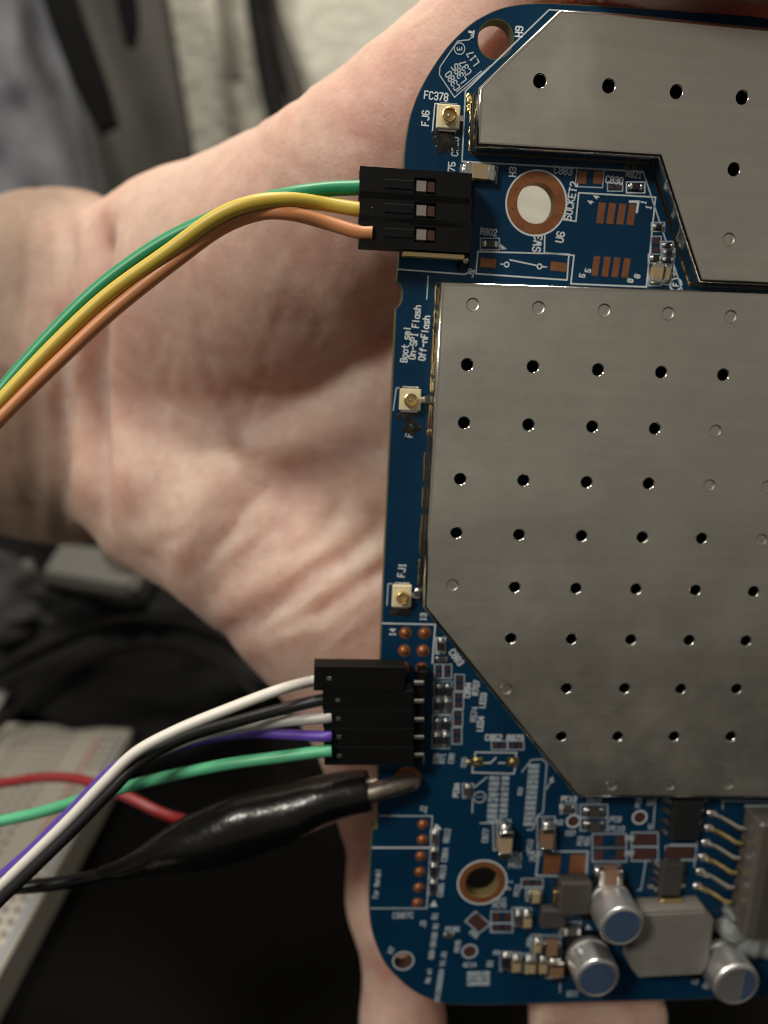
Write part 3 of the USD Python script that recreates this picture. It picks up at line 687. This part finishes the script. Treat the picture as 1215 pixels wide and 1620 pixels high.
def dz(px, py, h): return float(-((np.array(atb(px, py, h)) - CAM) @ -FW)) * 1e3
zt = dz(570, 300, 2.5)
jumper('green jumper wire in the topmost of the three upper connectors', (.012, .23, .10), (568, 274, 747, 313), ZH0, ZH1,
       [(590, 294, zt), (566, 297, zt), (520, 299, zt), (460, 307, zt - .2), (400, 322, zt + .6), (330, 348, zt + 1.5), (250, 388, zt + 2.2), (160, 453, zt + 2.4), (80, 531, zt + 2.2), (0, 622, zt + 1.6), (-60, 700, zt + 1), (-140, 800, zt)], 11.5, cname='green')
jumper('yellow jumper wire in the middle of the three upper connectors', (.55, .40, .055), (568, 313, 747, 351), ZH0, ZH1,
       [(590, 331, zt), (566, 331, zt), (510, 322, zt), (450, 316, zt - 1.5), (395, 322, zt - 2), (340, 345, zt - 1.6), (265, 399, zt - .4), (172, 466, zt + .8), (90, 542, zt + 1.3), (0, 637, zt + 1.3), (-60, 706, zt + 1.2), (-140, 810, zt + 1)], 11.5, cname='yellow')
jumper('orange jumper wire in the lowest of the three upper connectors', (.52, .21, .085), (568, 351, 747, 390), ZH0, ZH1,
       [(590, 369, zt), (566, 367, zt), (515, 352, zt), (460, 338, zt - 1), (410, 338, zt - 1), (350, 361, zt - .6), (282, 410, zt + .2), (187, 485, zt + 1.0), (104, 561, zt + 1.4), (0, 663, zt + 1.4), (-60, 728, zt + 1), (-140, 820, zt)], 11, cname='orange')
zb = dz(520, 1100, 2.3)
jumper('white jumper wire with its connector standing higher than the four below it', (.60, .58, .53), (496, 1055, 642, 1093), 1.0, 3.2,
       [(512, 1075, zb + .4), (492, 1078, zb + .2), (440, 1092, zb - 2.5), (360, 1122, zb - 3), (280, 1155, zb - 3), (215, 1190, zb - 3), (168, 1235, zb - 2.9), (110, 1296, zb - 2.7), (55, 1350, zb - 2.4), (0, 1403, zb - 2), (-70, 1472, zb - 1), (-150, 1540, zb)], 8.6, False, cname='white')
jumper('black jumper wire in the lower connector directly under the white one', (.010, .010, .011), (510, 1093, 655, 1123), .9, 3.1,
       [(525, 1107, zb), (505, 1108, zb), (450, 1121, zb), (380, 1140, zb - .5), (290, 1168, zb - 1), (222, 1205, zb - 2), (178, 1248, zb - 2.6), (120, 1308, zb - 2.7), (65, 1362, zb - 2.7), (0, 1424, zb - 2.4), (-70, 1495, zb - 2), (-150, 1560, zb - 1)], 9.6, False, cname='black')
jumper('grey jumper wire between the black and purple wires', (.36, .35, .33), (511, 1123, 655, 1152), .9, 3.1,
       [(525, 1134, zb), (508, 1136, zb), (450, 1141, zb + 1), (390, 1149, zb + 1.6), (320, 1163, zb + 2.2), (255, 1187, zb + 1.6), (200, 1214, zb + .6), (125, 1287, zb), (58, 1354, zb), (0, 1412, zb + .2), (-70, 1480, zb + .5), (-150, 1550, zb + 1)], 9, False, cname='grey')
jumper('purple jumper wire between the grey and green wires', (.085, .04, .30), (512, 1152, 655, 1181), .9, 3.1,
       [(525, 1164, zb), (508, 1165, zb), (455, 1162, zb + 1.5), (400, 1160, zb + 3), (330, 1168, zb + 4), (250, 1190, zb + 3.4), (185, 1212, zb + 2.6), (112, 1283, zb + 2), (48, 1346, zb + 1.6), (0, 1388, zb + 1.2), (-70, 1455, zb), (-150, 1525, zb)], 8.5, False, cname='purple')
jumper('mint green jumper wire in the lowest connector above the alligator clip', (.075, .36, .19), (513, 1181, 655, 1211), .9, 3.1,
       [(525, 1188, zb), (508, 1189, zb), (440, 1198, zb + .5), (360, 1209, zb + 1.5), (250, 1232, zb + 3.5), (140, 1262, zb + 5), (60, 1286, zb + 6), (0, 1299, zb + 6.5), (-70, 1312, zb + 7), (-150, 1330, zb + 8)], 9.5, False, cname='mint')

# ================================================================== alligator clip with black rubber boot
zc = dz(600, 1240, 1.0)
clip = Thing('alligator_clip', 'black rubber booted alligator clip on the board edge with its wire', 'alligator clip', at(480, 1290, zc))
axis = [(584, 1250, 66), (570, 1252, 70), (520, 1264, 80), (450, 1284, 90), (395, 1302, 96), (346, 1320, 97), (305, 1334, 88), (268, 1347, 68), (236, 1360, 47), (205, 1372, 34), (178, 1380, 24), (158, 1385, 20)]
def zax(x): return zc + (586 - x) * .004
P = spline([at(x, y, zax(x)) for x, y, d in axis], 8); r = spline([[d / 2 / FPX * zax(x) * 1e-3] for x, y, d in axis], 8)[:, 0]
boot = tube(P, r * .98, 32)
ctr = P.mean(0)
boot.vertices += (meshkit.noise(boot.vertices * 170)[:, None] - .5) * .0009 * UP
bpth = clip.part('rubber_boot', boot, m_rubber, smooth=50)
clip.part('wire', tube(spline([at(x, y, zax(x)) for x, y in ((175, 1381), (150, 1387), (100, 1396), (50, 1402), (0, 1404), (-60, 1402), (-150, 1390))], 10), 11 / FPX * zc * 1e-3, 14), plain('clip_lead', (.004, .004, .0045), .2), smooth=True)
m_jaw = plain('jaw_steel', (.30, .26, .22), .42, metal=1.0, vary=(900, (.17, .145, .12), .4, .7), bump=(500, .2, .0003))
def jaw(pts, rr_, ht):
    Pj = spline([atb(x, y, h) for x, y, h in pts], 6)
    return tube(Pj, spline([[q * 1e-3] for q in rr_], 6)[:, 0], 14)
clip.part('upper_jaw', jaw([(560, 1262, 1.9), (600, 1251, 1.9), (640, 1240, 1.5), (656, 1236, .9)], (1.2, 1.2, 1.1, .95), 1), m_jaw, smooth=50)
clip.part('lower_jaw', jaw([(560, 1250, -3.2), (600, 1242, -3.0), (640, 1238, -2.6), (652, 1236, -2.2)], (1.2, 1.1, .9, .6), 1), m_jaw, smooth=50)
board.part('clip_pad', lathe([(22 * k(645, 1233), -.01), (22 * k(645, 1233), .03), (.001, .03)], 32, (*bp(645, 1233), 0)), m_copper)

# ================================================================== breadboard on the desk, red wire
def breadboard(corner, ang, label):
    t = Thing('breadboard', label, 'breadboard', corner, 'breadboards on the desk')
    c, s = math.cos(ang), math.sin(ang); R = np.array([[c, s, 0], [-s, c, 0], [0, 0, 1]])
    def w(m): return trimesh.Trimesh(m.vertices * 1e-3 @ R + corner, m.faces, process=False)
    W, L, Hh = 54.0, 165.0, 9.0                   # x to the left is negative, y runs away along the length
    mb = m_bb; p = t.part('body', w(cbox(-W, 0, -L, 0, 0, Hh, .5)), mb)
    hs = []
    cols = [-3.0, -5.5] + [-14.0 - 2.54 * i for i in range(5)] + [-31.8 - 2.54 * i for i in range(5)] + [-48.6, -51.1]
    for ci, x in enumerate(cols):
        for r_ in range(62):
            if (ci < 2 or ci > 11) and r_ % 6 == 5: continue
            y = -3.5 - 2.54 * r_
            hs.append(bx(x - .55, x + .55, y - .55, y + .55, Hh - .3, Hh + .012))
    t.part('hole_grid', w(cat(*hs)), m_bbhole, under=p, kind='stuff')
    for x, m in ((-1.3, m_blue), (-7.2, m_red), (-46.9, m_blue), (-52.6, m_red)):
        t.part('rail_line', w(bx(x - .3, x + .3, -L + 4, -4, Hh - .05, Hh + .02)), m, under=p)
    t.part('center_groove', w(bx(-28.4, -25.2, -L + 1, -1, Hh - .3, Hh + .01)), m_groove, under=p)
    return t
m_bb = plain('breadboard_plastic', (.37, .345, .305), .45); m_bbhole = plain('breadboard_hole', (.05, .045, .04), .7); m_blue = plain('blue_rail', (.06, .11, .20), .5); m_red = plain('red_rail', (.35, .04, .035), .5); m_groove = plain('groove', (.28, .26, .23), .6)
def on_plane(px, py, z):
    d = cam_dir((px - CX) / FPX, -(py - CY) / FPX, -1.0); tt = (z - CAM[2]) / d[2]; return CAM + d * tt
A = on_plane(211, 1152, .009); B = on_plane(0, 1536, .009)
dv = (A - B); ang = math.atan2(dv[1], dv[0]) - math.pi / 2
corner = np.array([A[0], A[1], 0.0])
breadboard(corner, ang, 'white breadboard lying on the desk with red and blue rail lines')
q = on_plane(12, 1118, .009) ; 
breadboard(np.array([q[0] - .002, q[1] + .012, 0.0]), ang, 'white breadboard corner at the left photo edge behind the other breadboard')
rw = [(-120, 1265, 118), (-40, 1247, 118), (0, 1240, 118), (60, 1231, 117), (110, 1231, 116), (160, 1243, 114), (210, 1264, 112), (255, 1286, 111), (300, 1300, 112), (380, 1315, 118), (460, 1320, 130)]
single('red_wire', tube(spline([at(*p) for p in rw], 10), .00075, 14), wire_mat('red', (.19, .009, .011)), 'red wire looping over the breadboard behind the purple wire', 'wire', smooth=True)
# ================================================================== hand
def hp(px, py, z): return np.array([(px - CX) / FPX * z, -(py - CY) / FPX * z, -z])
bones = []                                     # (a, b, ra, rb) in camera millimetres
def bone(*js):
    for (x0, y0, z0, r0), (x1, y1, z1, r1) in zip(js, js[1:]): bones.append((hp(x0, y0, z0), hp(x1, y1, z1), r0, r1))
# forearm and wrist
bone((-520, 590, 122, 25.0), (40, 588, 144, 26.5), (140, 584, 148, 26.0))
bone((-520, 525, 116, 16.6), (40, 505, 136, 17.2), (140, 500, 139, 17.4))
bone((-520, 675, 122, 16.6), (40, 670, 141, 17.2), (140, 668, 143, 17.0))
# two rolls of skin across the inside of the wrist
bone((124, 365, 135, 5.5), (121, 440, 127, 6), (119, 590, 122, 6), (121, 690, 128, 6), (126, 800, 140, 5.5))
bone((72, 375, 133, 5.5), (68, 450, 125.5, 6), (64, 590, 121, 6), (66, 690, 127, 6), (70, 800, 139, 5.5))
# heel of the hand, thumb side and little finger side
bone((215, 510, 129, 17.0), (320, 465, 121, 17.0), (450, 420, 110, 15.8), (580, 315, 99, 12.7))
bone((340, 500, 118, 16), (470, 450, 111, 14.5))
bone((580, 315, 99, 12.3), (662, 228, 94, 9.9), (776, 126, 89, 9.2), (905, -5, 85, 9.3), (1000, -140, 78, 9.3), (1160, -182, 72.5, 9.6), (1330, -172, 71, 9.0))
bone((540, 430, 116, 11.5), (665, 510, 114, 10), (790, 650, 116, 9))
bone((205, 685, 132, 16.5), (285, 765, 124, 14.0), (405, 840, 114, 13.0), (530, 955, 108, 11.6), (620, 1110, 107, 8.8))
bone((200, 600, 134, 17.5), (340, 680, 130, 15), (520, 700, 124, 13), (700, 690, 117, 12))
bone((340, 740, 127, 14), (560, 860, 115, 12.6), (760, 950, 113, 11.5))
bone((260, 560, 133, 15), (560, 590, 122, 13), (800, 620, 114, 10), (1000, 640, 108, 9.5), (1200, 680, 102, 9), (1360, 740, 100, 8.5))
bone((700, 690, 117, 12), (980, 790, 111, 10), (1200, 900, 103, 9.2), (1340, 1040, 101, 8.5))
# ring and little finger run down behind the board
bone((760, 950, 113, 11.5), (880, 1180, 110, 9.0), (925, 1420, 108, 8.4), (948, 1640, 106, 8.0), (955, 1830, 103, 7.2))
bone((620, 1110, 107, 8.8), (616, 1260, 110, 6.2), (622, 1420, 113, 5.4), (638, 1620, 114, 4.9), (650, 1790, 113, 4.6))
bone((520, 1000, 115, 10.5), (610, 1180, 111, 7.2))
def hand_field(p):
    kk = 2.4; acc = np.zeros(p.shape[:-1])
    for a, b, ra, rb in bones:
        ab = b - a; t = np.clip(((p - a) @ ab) / (ab @ ab), 0, 1)
        d = np.linalg.norm(p - (a + t[..., None] * ab), axis=-1) - (ra + (rb - ra) * t)
        acc += np.exp(np.clip(-d / kk, -60, 30))
    d = -kk * np.log(acc + 1e-30)
    q = p - O_CAM; zb = q @ _n; xb = q @ _x; yb = q @ _y
    tl = bp(640, 230); te = bp(1100, 26)
    slab = np.maximum.reduce([np.abs(zb - 1.5) - 3.6, tl[0] + .3 - xb, yb - te[1] - .4])
    return np.maximum(d, -slab)
def surface_nets(lo, hi, st):
    ax = [np.arange(l, h, st) for l, h in zip(lo, hi)]
    F = np.empty([len(a) for a in ax], np.float32)
    Y, Z = np.meshgrid(ax[1], ax[2], indexing='ij')
    for i, x in enumerate(ax[0]): F[i] = hand_field(np.stack([np.full_like(Y, x), Y, Z], -1))
    S = F < 0; n = np.array(F.shape) - 1; cs = np.zeros(n); ct = np.zeros(n, int)
    C = [S[i:n[0] + i, j:n[1] + j, l:n[2] + l] for i in (0, 1) for j in (0, 1) for l in (0, 1)]
    sm = sum(c.astype(int) for c in C); act = (sm > 0) & (sm < 8)
    idx = -np.ones(n, int); I = np.argwhere(act); idx[act] = np.arange(len(I))
    V = np.zeros((len(I), 3)); W = np.zeros(len(I))
    cor = np.array([[i, j, l] for i in (0, 1) for j in (0, 1) for l in (0, 1)])
    val = np.stack([F[tuple((I + c).T)] for c in cor], 1)
    for a in range(8):
        for b in range(a + 1, 8):
            if np.abs(cor[a] - cor[b]).sum() != 1: continue
            m_ = (val[:, a] < 0) != (val[:, b] < 0); t = np.where(m_, val[:, a] / np.where(m_, val[:, a] - val[:, b], 1), 0)
            V[m_] += (cor[a] + t[:, None] * (cor[b] - cor[a]))[m_]; W[m_] += 1
    V = (V / W[:, None] + I) * st + np.array(lo); fs = []
    for d in range(3):
        o = [(d + 1) % 3, (d + 2) % 3]; sl = [slice(1, -1)] * 3; sl[d] = slice(0, -1)
        a = S[tuple(sl)]; s2 = list(sl); s2[d] = slice(1, None); b = S[tuple(s2)]
        ed = np.argwhere(a != b); off = np.array([1, 1, 1]); off[d] = 0; ed = ed + off; fl = S[tuple(ed.T)]
        e0, e1 = np.eye(3, dtype=int)[o[0]], np.eye(3, dtype=int)[o[1]]
        qd = np.stack([idx[tuple((ed - u).T)] for u in (0 * e0, e0, e0 + e1, e1)], 1)
        qd = np.where(fl[:, None], qd, qd[:, ::-1]); fs.append(qd[(qd >= 0).all(1)])
    q = np.vstack(fs); return V, np.vstack([q[:, [0, 1, 2]], q[:, [0, 2, 3]]])
def vnormals(V, Fc):
    n = np.zeros_like(V); fn = np.cross(V[Fc[:, 1]] - V[Fc[:, 0]], V[Fc[:, 2]] - V[Fc[:, 0]])
    for i in range(3): np.add.at(n, Fc[:, i], fn)
    return n / np.maximum(np.linalg.norm(n, axis=1, keepdims=True), 1e-12)
HV, HF = surface_nets((-118, -82, -178), (56, 82, -58), 1.0)
tm = trimesh.Trimesh(HV, HF, process=False); trimesh.smoothing.filter_taubin(tm, iterations=12); HV = np.array(tm.vertices)
def in_photo(V): return np.stack([CX + FPX * V[:, 0] / -V[:, 2], CY - FPX * V[:, 1] / -V[:, 2]], 1)
hn = vnormals(HV, HF); hpx = in_photo(HV); front = np.clip(hn[:, 2] * 1.6, 0, 1)
pm = FPX / -HV[:, 2]
def crease(pts, sig, depth, ridge=0.0, n=10, fade=True):
    """a fold of the skin: depth mm deep, sig mm wide; ridge raises soft rolls beside it"""
    global HV
    depth *= .74; ridge *= .6
    c = spline(pts, n); best = np.full(len(HV), 1e9); tt = np.zeros(len(HV))
    for i in range(len(c) - 1):
        a, b = c[i], c[i + 1]; ab = b - a; t = np.clip(((hpx - a) @ ab) / (ab @ ab), 0, 1)
        d = np.linalg.norm(hpx - (a + t[:, None] * ab), axis=1); m_ = d < best; best[m_] = d[m_]; tt[m_] = ((i + t) / (len(c) - 1))[m_]
    d = best / pm; w = np.clip(np.minimum(tt, 1 - tt) * 7, 0, 1) if fade else 1
    off = -depth * np.exp(-(d / sig) ** 2) + ridge * np.exp(-((d - sig * 2.4) / (sig * 1.4)) ** 2)
    HV = HV + hn * (off * w * front)[:, None]
# wrist folds
crease([(165, 330), (150, 420), (146, 560), (150, 690), (155, 870)], 1.7, 4.2, .6)
crease([(110, 300), (106, 430), (98, 560), (96, 700), (98, 880)], 1.4, 2.2, .5)
crease([(70, 300), (72, 420), (58, 560), (52, 700), (58, 880)], 1.6, .8, .4)
crease([(20, 320), (26, 430), (10, 560), (6, 700)], 1.6, .5, .3)
# life line round the ball of the thumb, head and heart lines
crease([(640, 450), (600, 530), (545, 590), (470, 640), (390, 675), (345, 678), (290, 655)], 2.3, 1.7, .8)
crease([(345, 680), (430, 694), (520, 708), (640, 716)], 1.3, 1.1, .4)
crease([(540, 500), (470, 575), (400, 635), (340, 660)], 6.0, 2.2)
crease([(640, 790), (560, 870), (480, 930), (390, 985), (330, 1020)], 1.4, 1.1, .5)
crease([(640, 880), (560, 930), (490, 985)], 1.3, 1.0, .4)
# rolls of skin on the little finger side
crease([(330, 690), (290, 740), (240, 790), (190, 850)], 2.3, 1.0, .55)
crease([(350, 730), (310, 800), (255, 865), (225, 905)], 2.4, 1.25, .7)
crease([(420, 760), (370, 830), (310, 890), (275, 930)], 2.2, 1.1, .6)
crease([(470, 790), (420, 860), (350, 920), (310, 965)], 2.0, .75, .5)
crease([(560, 780), (500, 850), (450, 900)], 1.6, .5, .4)
# fine folds on the ball of the thumb and the web
cr = np.random.default_rng(21)
def fine(n, x0, y0, x1, y1, ang, ln, dep):
    for _ in range(n):
        cx, cy = cr.uniform(x0, x1), cr.uniform(y0, y1); a = math.radians(ang + cr.normal() * 13); L = ln * cr.uniform(.5, 1.4) / 2; b = cr.normal() * 9
        dx, dy = math.cos(a) * L, math.sin(a) * L
        crease([(cx - dx, cy - dy), (cx + b * -math.sin(a), cy + b * math.cos(a)), (cx + dx, cy + dy)], cr.uniform(.4, .7), dep * cr.uniform(.5, 1.3), dep * .4, n=5)
fine(16, 400, 130, 640, 290, 65, 95, .24)        # web of the thumb
fine(22, 420, 330, 640, 620, 118, 120, .15)      # slanting lines on the ball of the thumb
fine(12, 200, 470, 420, 660, 80, 130, .28)
fine(12, 380, 700, 640, 1000, 150, 120, .26)     # palm
fine(8, 220, 700, 420, 900, 125, 90, .3)
fine(8, 10, 330, 130, 820, 92, 160, .3)          # wrist
hn = vnormals(HV, HF)
HV = HV + hn * ((meshkit.fbm(HV / 9.0, 3) - .5) * .9 + (meshkit.fbm(HV / 2.2, 3, 5) - .5) * .18)[:, None]
q = HV - O_CAM; zb = q @ _n; xy = np.stack([q @ _x, q @ _y], 1)
import shapely
push = shapely.contains_xy(outline.buffer(.6), xy[:, 0], xy[:, 1]) & (zb > -2.0) & (zb < 3)
HV[push] -= _n * (zb[push] + 2.0)[:, None]
def skin_mat():
    nodes = {'g': ('geometry', {}), 't': ('attribute', {'attribute': 'tan_and_shade'}), 'n1': ('noise_texture', {'scale': 60.0, 'detail': 5.0, 'roughness': .65}), 'n2': ('noise_texture', {'scale': 420.0, 'detail': 5.0, 'roughness': .7}),
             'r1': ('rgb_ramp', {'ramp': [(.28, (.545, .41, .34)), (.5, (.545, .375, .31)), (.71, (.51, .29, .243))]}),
             'r3': ('rgb_ramp', {'ramp': [(.3, (.23, .16, .12)), (.7, (.28, .19, .145))]}), 'mt': ('mix', {}),  # r3: forearm colour, browner skin with the wrist shade mixed in
             'r2': ('rgb_ramp', {'ramp': [(.3, (.77, .71, .69)), (.7, (1.0, 1.0, 1.0))]}),
             'mx': ('mix', {'mix_type': 'multiply', 'fac': .8}),
             'v': ('voronoi_texture', {'scale': 1400.0, 'feature': 'distance_to_edge'}), 'n3': ('noise_texture', {'scale': 700.0, 'detail': 6.0, 'roughness': .75}),
             'b1': ('bump', {'strength': .5, 'distance': .00014}), 'b2': ('bump', {'strength': .45, 'distance': .00025}),
             'p': ('principled_bsdf', {'roughness': .55, 'specular_ior_level': .32, 'subsurface_weight': .6, 'subsurface_scale': .0016, 'subsurface_radius': (1.0, .38, .22)})}
    links = [('g.position', 'n1.vector'), ('g.position', 'n2.vector'), ('g.position', 'v.vector'), ('g.position', 'n3.vector'), ('n1.fac', 'r1.fac'), ('n1.fac', 'r3.fac'), ('n2.fac', 'r2.fac'),
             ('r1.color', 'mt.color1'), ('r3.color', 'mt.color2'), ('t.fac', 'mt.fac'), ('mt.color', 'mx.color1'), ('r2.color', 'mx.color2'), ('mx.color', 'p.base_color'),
             ('v.distance', 'b1.height'), ('n3.fac', 'b2.height'), ('b1.normal', 'b2.normal'), ('b2.normal', 'p.normal')]
    return mat('skin', nodes, links)
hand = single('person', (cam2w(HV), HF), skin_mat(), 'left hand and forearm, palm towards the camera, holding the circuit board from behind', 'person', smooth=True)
# forearm skin browner than the palm, darkened further to stand for wrist shade
tan_shade_v = np.clip((hp(165, 600, 130)[0] - HV[:, 0]) / 12.0 + .35, 0, 1)
UsdGeom.PrimvarsAPI(stage.GetPrimAtPath('/World/person')).CreatePrimvar('tan_and_shade', Sdf.ValueTypeNames.FloatArray, 'vertex').Set([float(x) for x in tan_shade_v])
# ================================================================== blurred things behind
m_cloth = plain('grey_blue_cloth', (.11, .113, .128), .9, bump=(700, .8, .0015), vary=(40, (.16, .163, .183), .42, .7))
m_strap = plain('black_webbing', (.003, .003, .003), .9, spec=.08)
m_panel = plain('taupe_panel', (.038, .034, .028), .75, bump=(120, .2, .002))
m_cable = plain('black_cable', (.004, .004, .004), .65, spec=.2)
m_cable_b = plain('brown_cable', (.045, .038, .03), .6)
m_cable_g = plain('grey_cable', (.24, .225, .19), .7)
m_bag = plain('black_fabric', (.004, .004, .0042), .8, spec=.25, bump=(260, .4, .002))
m_gplast = plain('grey_plastic', (.13, .125, .115), .5)
m_wplug = plain('white_plug', (.62, .60, .55), .4)
# cloth bundle hanging at the far left, as a folded sheet with thickness
def cloth_sheet():
    nx, ny = 60, 70; u, v = np.meshgrid(np.linspace(0, 1, nx), np.linspace(0, 1, ny), indexing='ij')
    rx = 30 + 150 * v; px = -330 + (rx + 330) * u; py = -260 + 700 * v
    z = 285 + 5 * np.sin(u * 13 + 3 * v) + 2 * np.sin(u * 29 - 4 * v + 1) + 18 * (meshkit.fbm(np.stack([u * 5, v * 4, 0 * u], -1), 3) - .5)
    P = np.stack([(px - CX) / FPX * z, -(py - CY) / FPX * z, -z], -1); A = P.reshape(-1, 3); Bk = A + np.array([0, 2, -14.0]); f = []
    n = nx * ny; id_ = lambda i, j: i * ny + j
    for i in range(nx - 1):
        for j in range(ny - 1):
            a, b, c, d = id_(i, j), id_(i + 1, j), id_(i + 1, j + 1), id_(i, j + 1)
            f += [(a, c, b), (a, d, c), (n + a, n + b, n + c), (n + a, n + c, n + d)]
    ring = [id_(i, 0) for i in range(nx)] + [id_(nx - 1, j) for j in range(1, ny)] + [id_(i, ny - 1) for i in range(nx - 2, -1, -1)] + [id_(0, j) for j in range(ny - 2, 0, -1)]
    for a, b in zip(ring, ring[1:] + ring[:1]): f += [(a, b, n + b), (a, n + b, n + a)]
    return trimesh.Trimesh(cam2w(np.vstack([A, Bk])), np.array(f), process=False)
single('cloth', cloth_sheet(), m_cloth, 'grey blue woven cloth hanging at the upper left behind the wrist', 'cloth', smooth=True)
def strip(pts, m, wid, th, name, label, catg, n=8):
    """a flat band through (px, py, depth) with a width in mm"""
    P = spline([hp(*p) for p in pts], n); T = np.gradient(P, axis=0); T /= np.linalg.norm(T, axis=1, keepdims=True)
    Nn = np.cross(T, [0, 0, 1.0]); Nn /= np.linalg.norm(Nn, axis=1, keepdims=True); Bn = np.cross(T, Nn)
    w = spline([[q] for q in wid], n)[:, 0][:, None] / 2; v = np.stack([P + Nn * w + Bn * th / 2, P - Nn * w + Bn * th / 2, P - Nn * w - Bn * th / 2, P + Nn * w - Bn * th / 2], 1).reshape(-1, 3); f = []
    for i in range(len(P) - 1):
        for a in range(4):
            b = (a + 1) % 4; f += [(i * 4 + a, i * 4 + b, i * 4 + 4 + b), (i * 4 + a, i * 4 + 4 + b, i * 4 + 4 + a)]
    e = (len(P) - 1) * 4; f += [(0, 2, 1), (0, 3, 2), (e, e + 1, e + 2), (e, e + 2, e + 3)]
    single(name, trimesh.Trimesh(cam2w(v), np.array(f), process=False), m, label, catg)
strip([(40, -160, 262), (88, -20, 258), (120, 70, 256), (150, 150, 255), (172, 205, 255)], m_strap, (11, 11, 11, 10, 7), 3, 'strap', 'black strap lying across the edge of the grey cloth', 'strap')
strip([(182, -160, 268), (196, -30, 268), (204, 30, 268), (206, 72, 268)], m_strap, (7, 7, 6.5, 3), 3, 'strap', 'short black strap end on the taupe panel at the top edge of the photo', 'strap')
# taupe panel: side of a box standing between the cloth and the wall
P4 = [hp(60, -420, 296), hp(186, -420, 296), hp(312, 330, 318), hp(320, 480, 322), hp(60, 480, 322)]
P4 = np.array(P4); Bk = P4 + np.array([0, 3, -14.0]); n_ = len(P4); f_ = [(0, i + 1, i) for i in range(1, n_ - 1)] + [(n_, n_ + i, n_ + i + 1) for i in range(1, n_ - 1)]
for i in range(n_): j = (i + 1) % n_; f_ += [(i, j, n_ + j), (i, n_ + j, n_ + i)]
single('box_side', trimesh.Trimesh(cam2w(np.vstack([P4, Bk])), np.array(f_), process=False), m_panel, 'taupe box side standing between the grey cloth and the wall', 'box')
def cable(pts, r, m, name, label, catg='cable'):
    single(name, tube(spline([at(*p) for p in pts], 8), r * 1e-3, 12), m, label, catg, smooth=True)
cable([(330, -200, 318), (350, -20, 336), (362, 60, 344), (374, 128, 352)], 3.6, m_cable_g, 'hanging_cable', 'grey cable end hanging on the wall left of the two dark cables')
cable([(392, -200, 315), (408, 0, 332), (416, 60, 336), (426, 120, 340), (440, 190, 344), (450, 260, 348)], 5.4, m_cable, 'hanging_cable', 'black cable hanging on the wall above the thumb')
cable([(402, -200, 320), (424, 0, 338), (440, 60, 344), (462, 125, 349), (485, 200, 354)], 5.0, m_cable_b, 'hanging_cable', 'brown cable beside the black cable on the wall')
# black bag, plugs and cables on the desk under the wrist
def lump(px, py, z, s, seed, rough_=.35):
    b = trimesh.creation.icosphere(4, 1.0); v = b.vertices * (1 + rough_ * (meshkit.fbm(b.vertices * 2.2 + 7 * seed, 4, seed)[:, None] - .5) * 2)
    v = v * np.array(s) * 1e-3; c = at(px, py, z); c[2] = max(c[2], 0); b.vertices = v + c; b.vertices[:, 2] = np.maximum(b.vertices[:, 2], .0005); return b
single('bag', lump(90, 1010, 255, (120, 42, 52), 3), m_bag, 'crumpled black fabric bag on the desk below the forearm', 'bag', smooth=True)
def tilted_box(px, py, z, size, yaw, pitch):
    b = cbox(-size[0] / 2, size[0] / 2, -size[1] / 2, size[1] / 2, -size[2] / 2, size[2] / 2, 2.0); cy, sy, cp, sp = math.cos(yaw), math.sin(yaw), math.cos(pitch), math.sin(pitch)
    R = np.array([[cy, -sy, 0], [sy, cy, 0], [0, 0, 1]]) @ np.array([[1, 0, 0], [0, cp, -sp], [0, sp, cp]]); b.vertices = b.vertices @ R.T * 1e-3 + at(px, py, z); return b
single('power_adapter', tilted_box(160, 908, 210, (30, 13, 10), -.3, .5), m_gplast, 'dark grey plastic power adapter lying on the black bag', 'power adapter')
single('plug', lump(199, 876, 180, (5.5, 4, 5), 4, .12), m_wplug, 'small white plug tip showing below the wrist', 'plug', smooth=True)
single('plug', tilted_box(30, 893, 215, (14, 8, 7), .1, .3), m_gplast, 'grey plug at the left photo edge under the forearm', 'plug')
single('dark_cloth', lump(300, 1040, 240, (70, 40, 34), 9, .5), m_bag, 'rumpled dark cloth on the desk beside the black bag', 'cloth', smooth=True)
single('pouch', lump(20, 960, 225, (30, 26, 20), 12, .5), plain('charcoal_fabric', (.014, .013, .012), .85), 'charcoal pouch on the bag at the left photo edge', 'pouch', smooth=True)
cable([(-120, 1130, 190), (0, 1062, 192), (90, 1020, 193), (180, 985, 193), (260, 985, 192), (350, 1010, 190), (430, 1060, 186), (520, 1130, 180)], 1.5, m_cable, 'desk_cable', 'black cable crossing the bag towards the hand edge')
cable([(-60, 1200, 185), (40, 1110, 188), (130, 1050, 190), (240, 1020, 190), (330, 1040, 188), (420, 1110, 184)], 1.2, m_cable, 'desk_cable', 'thin black cable looping above the breadboard')
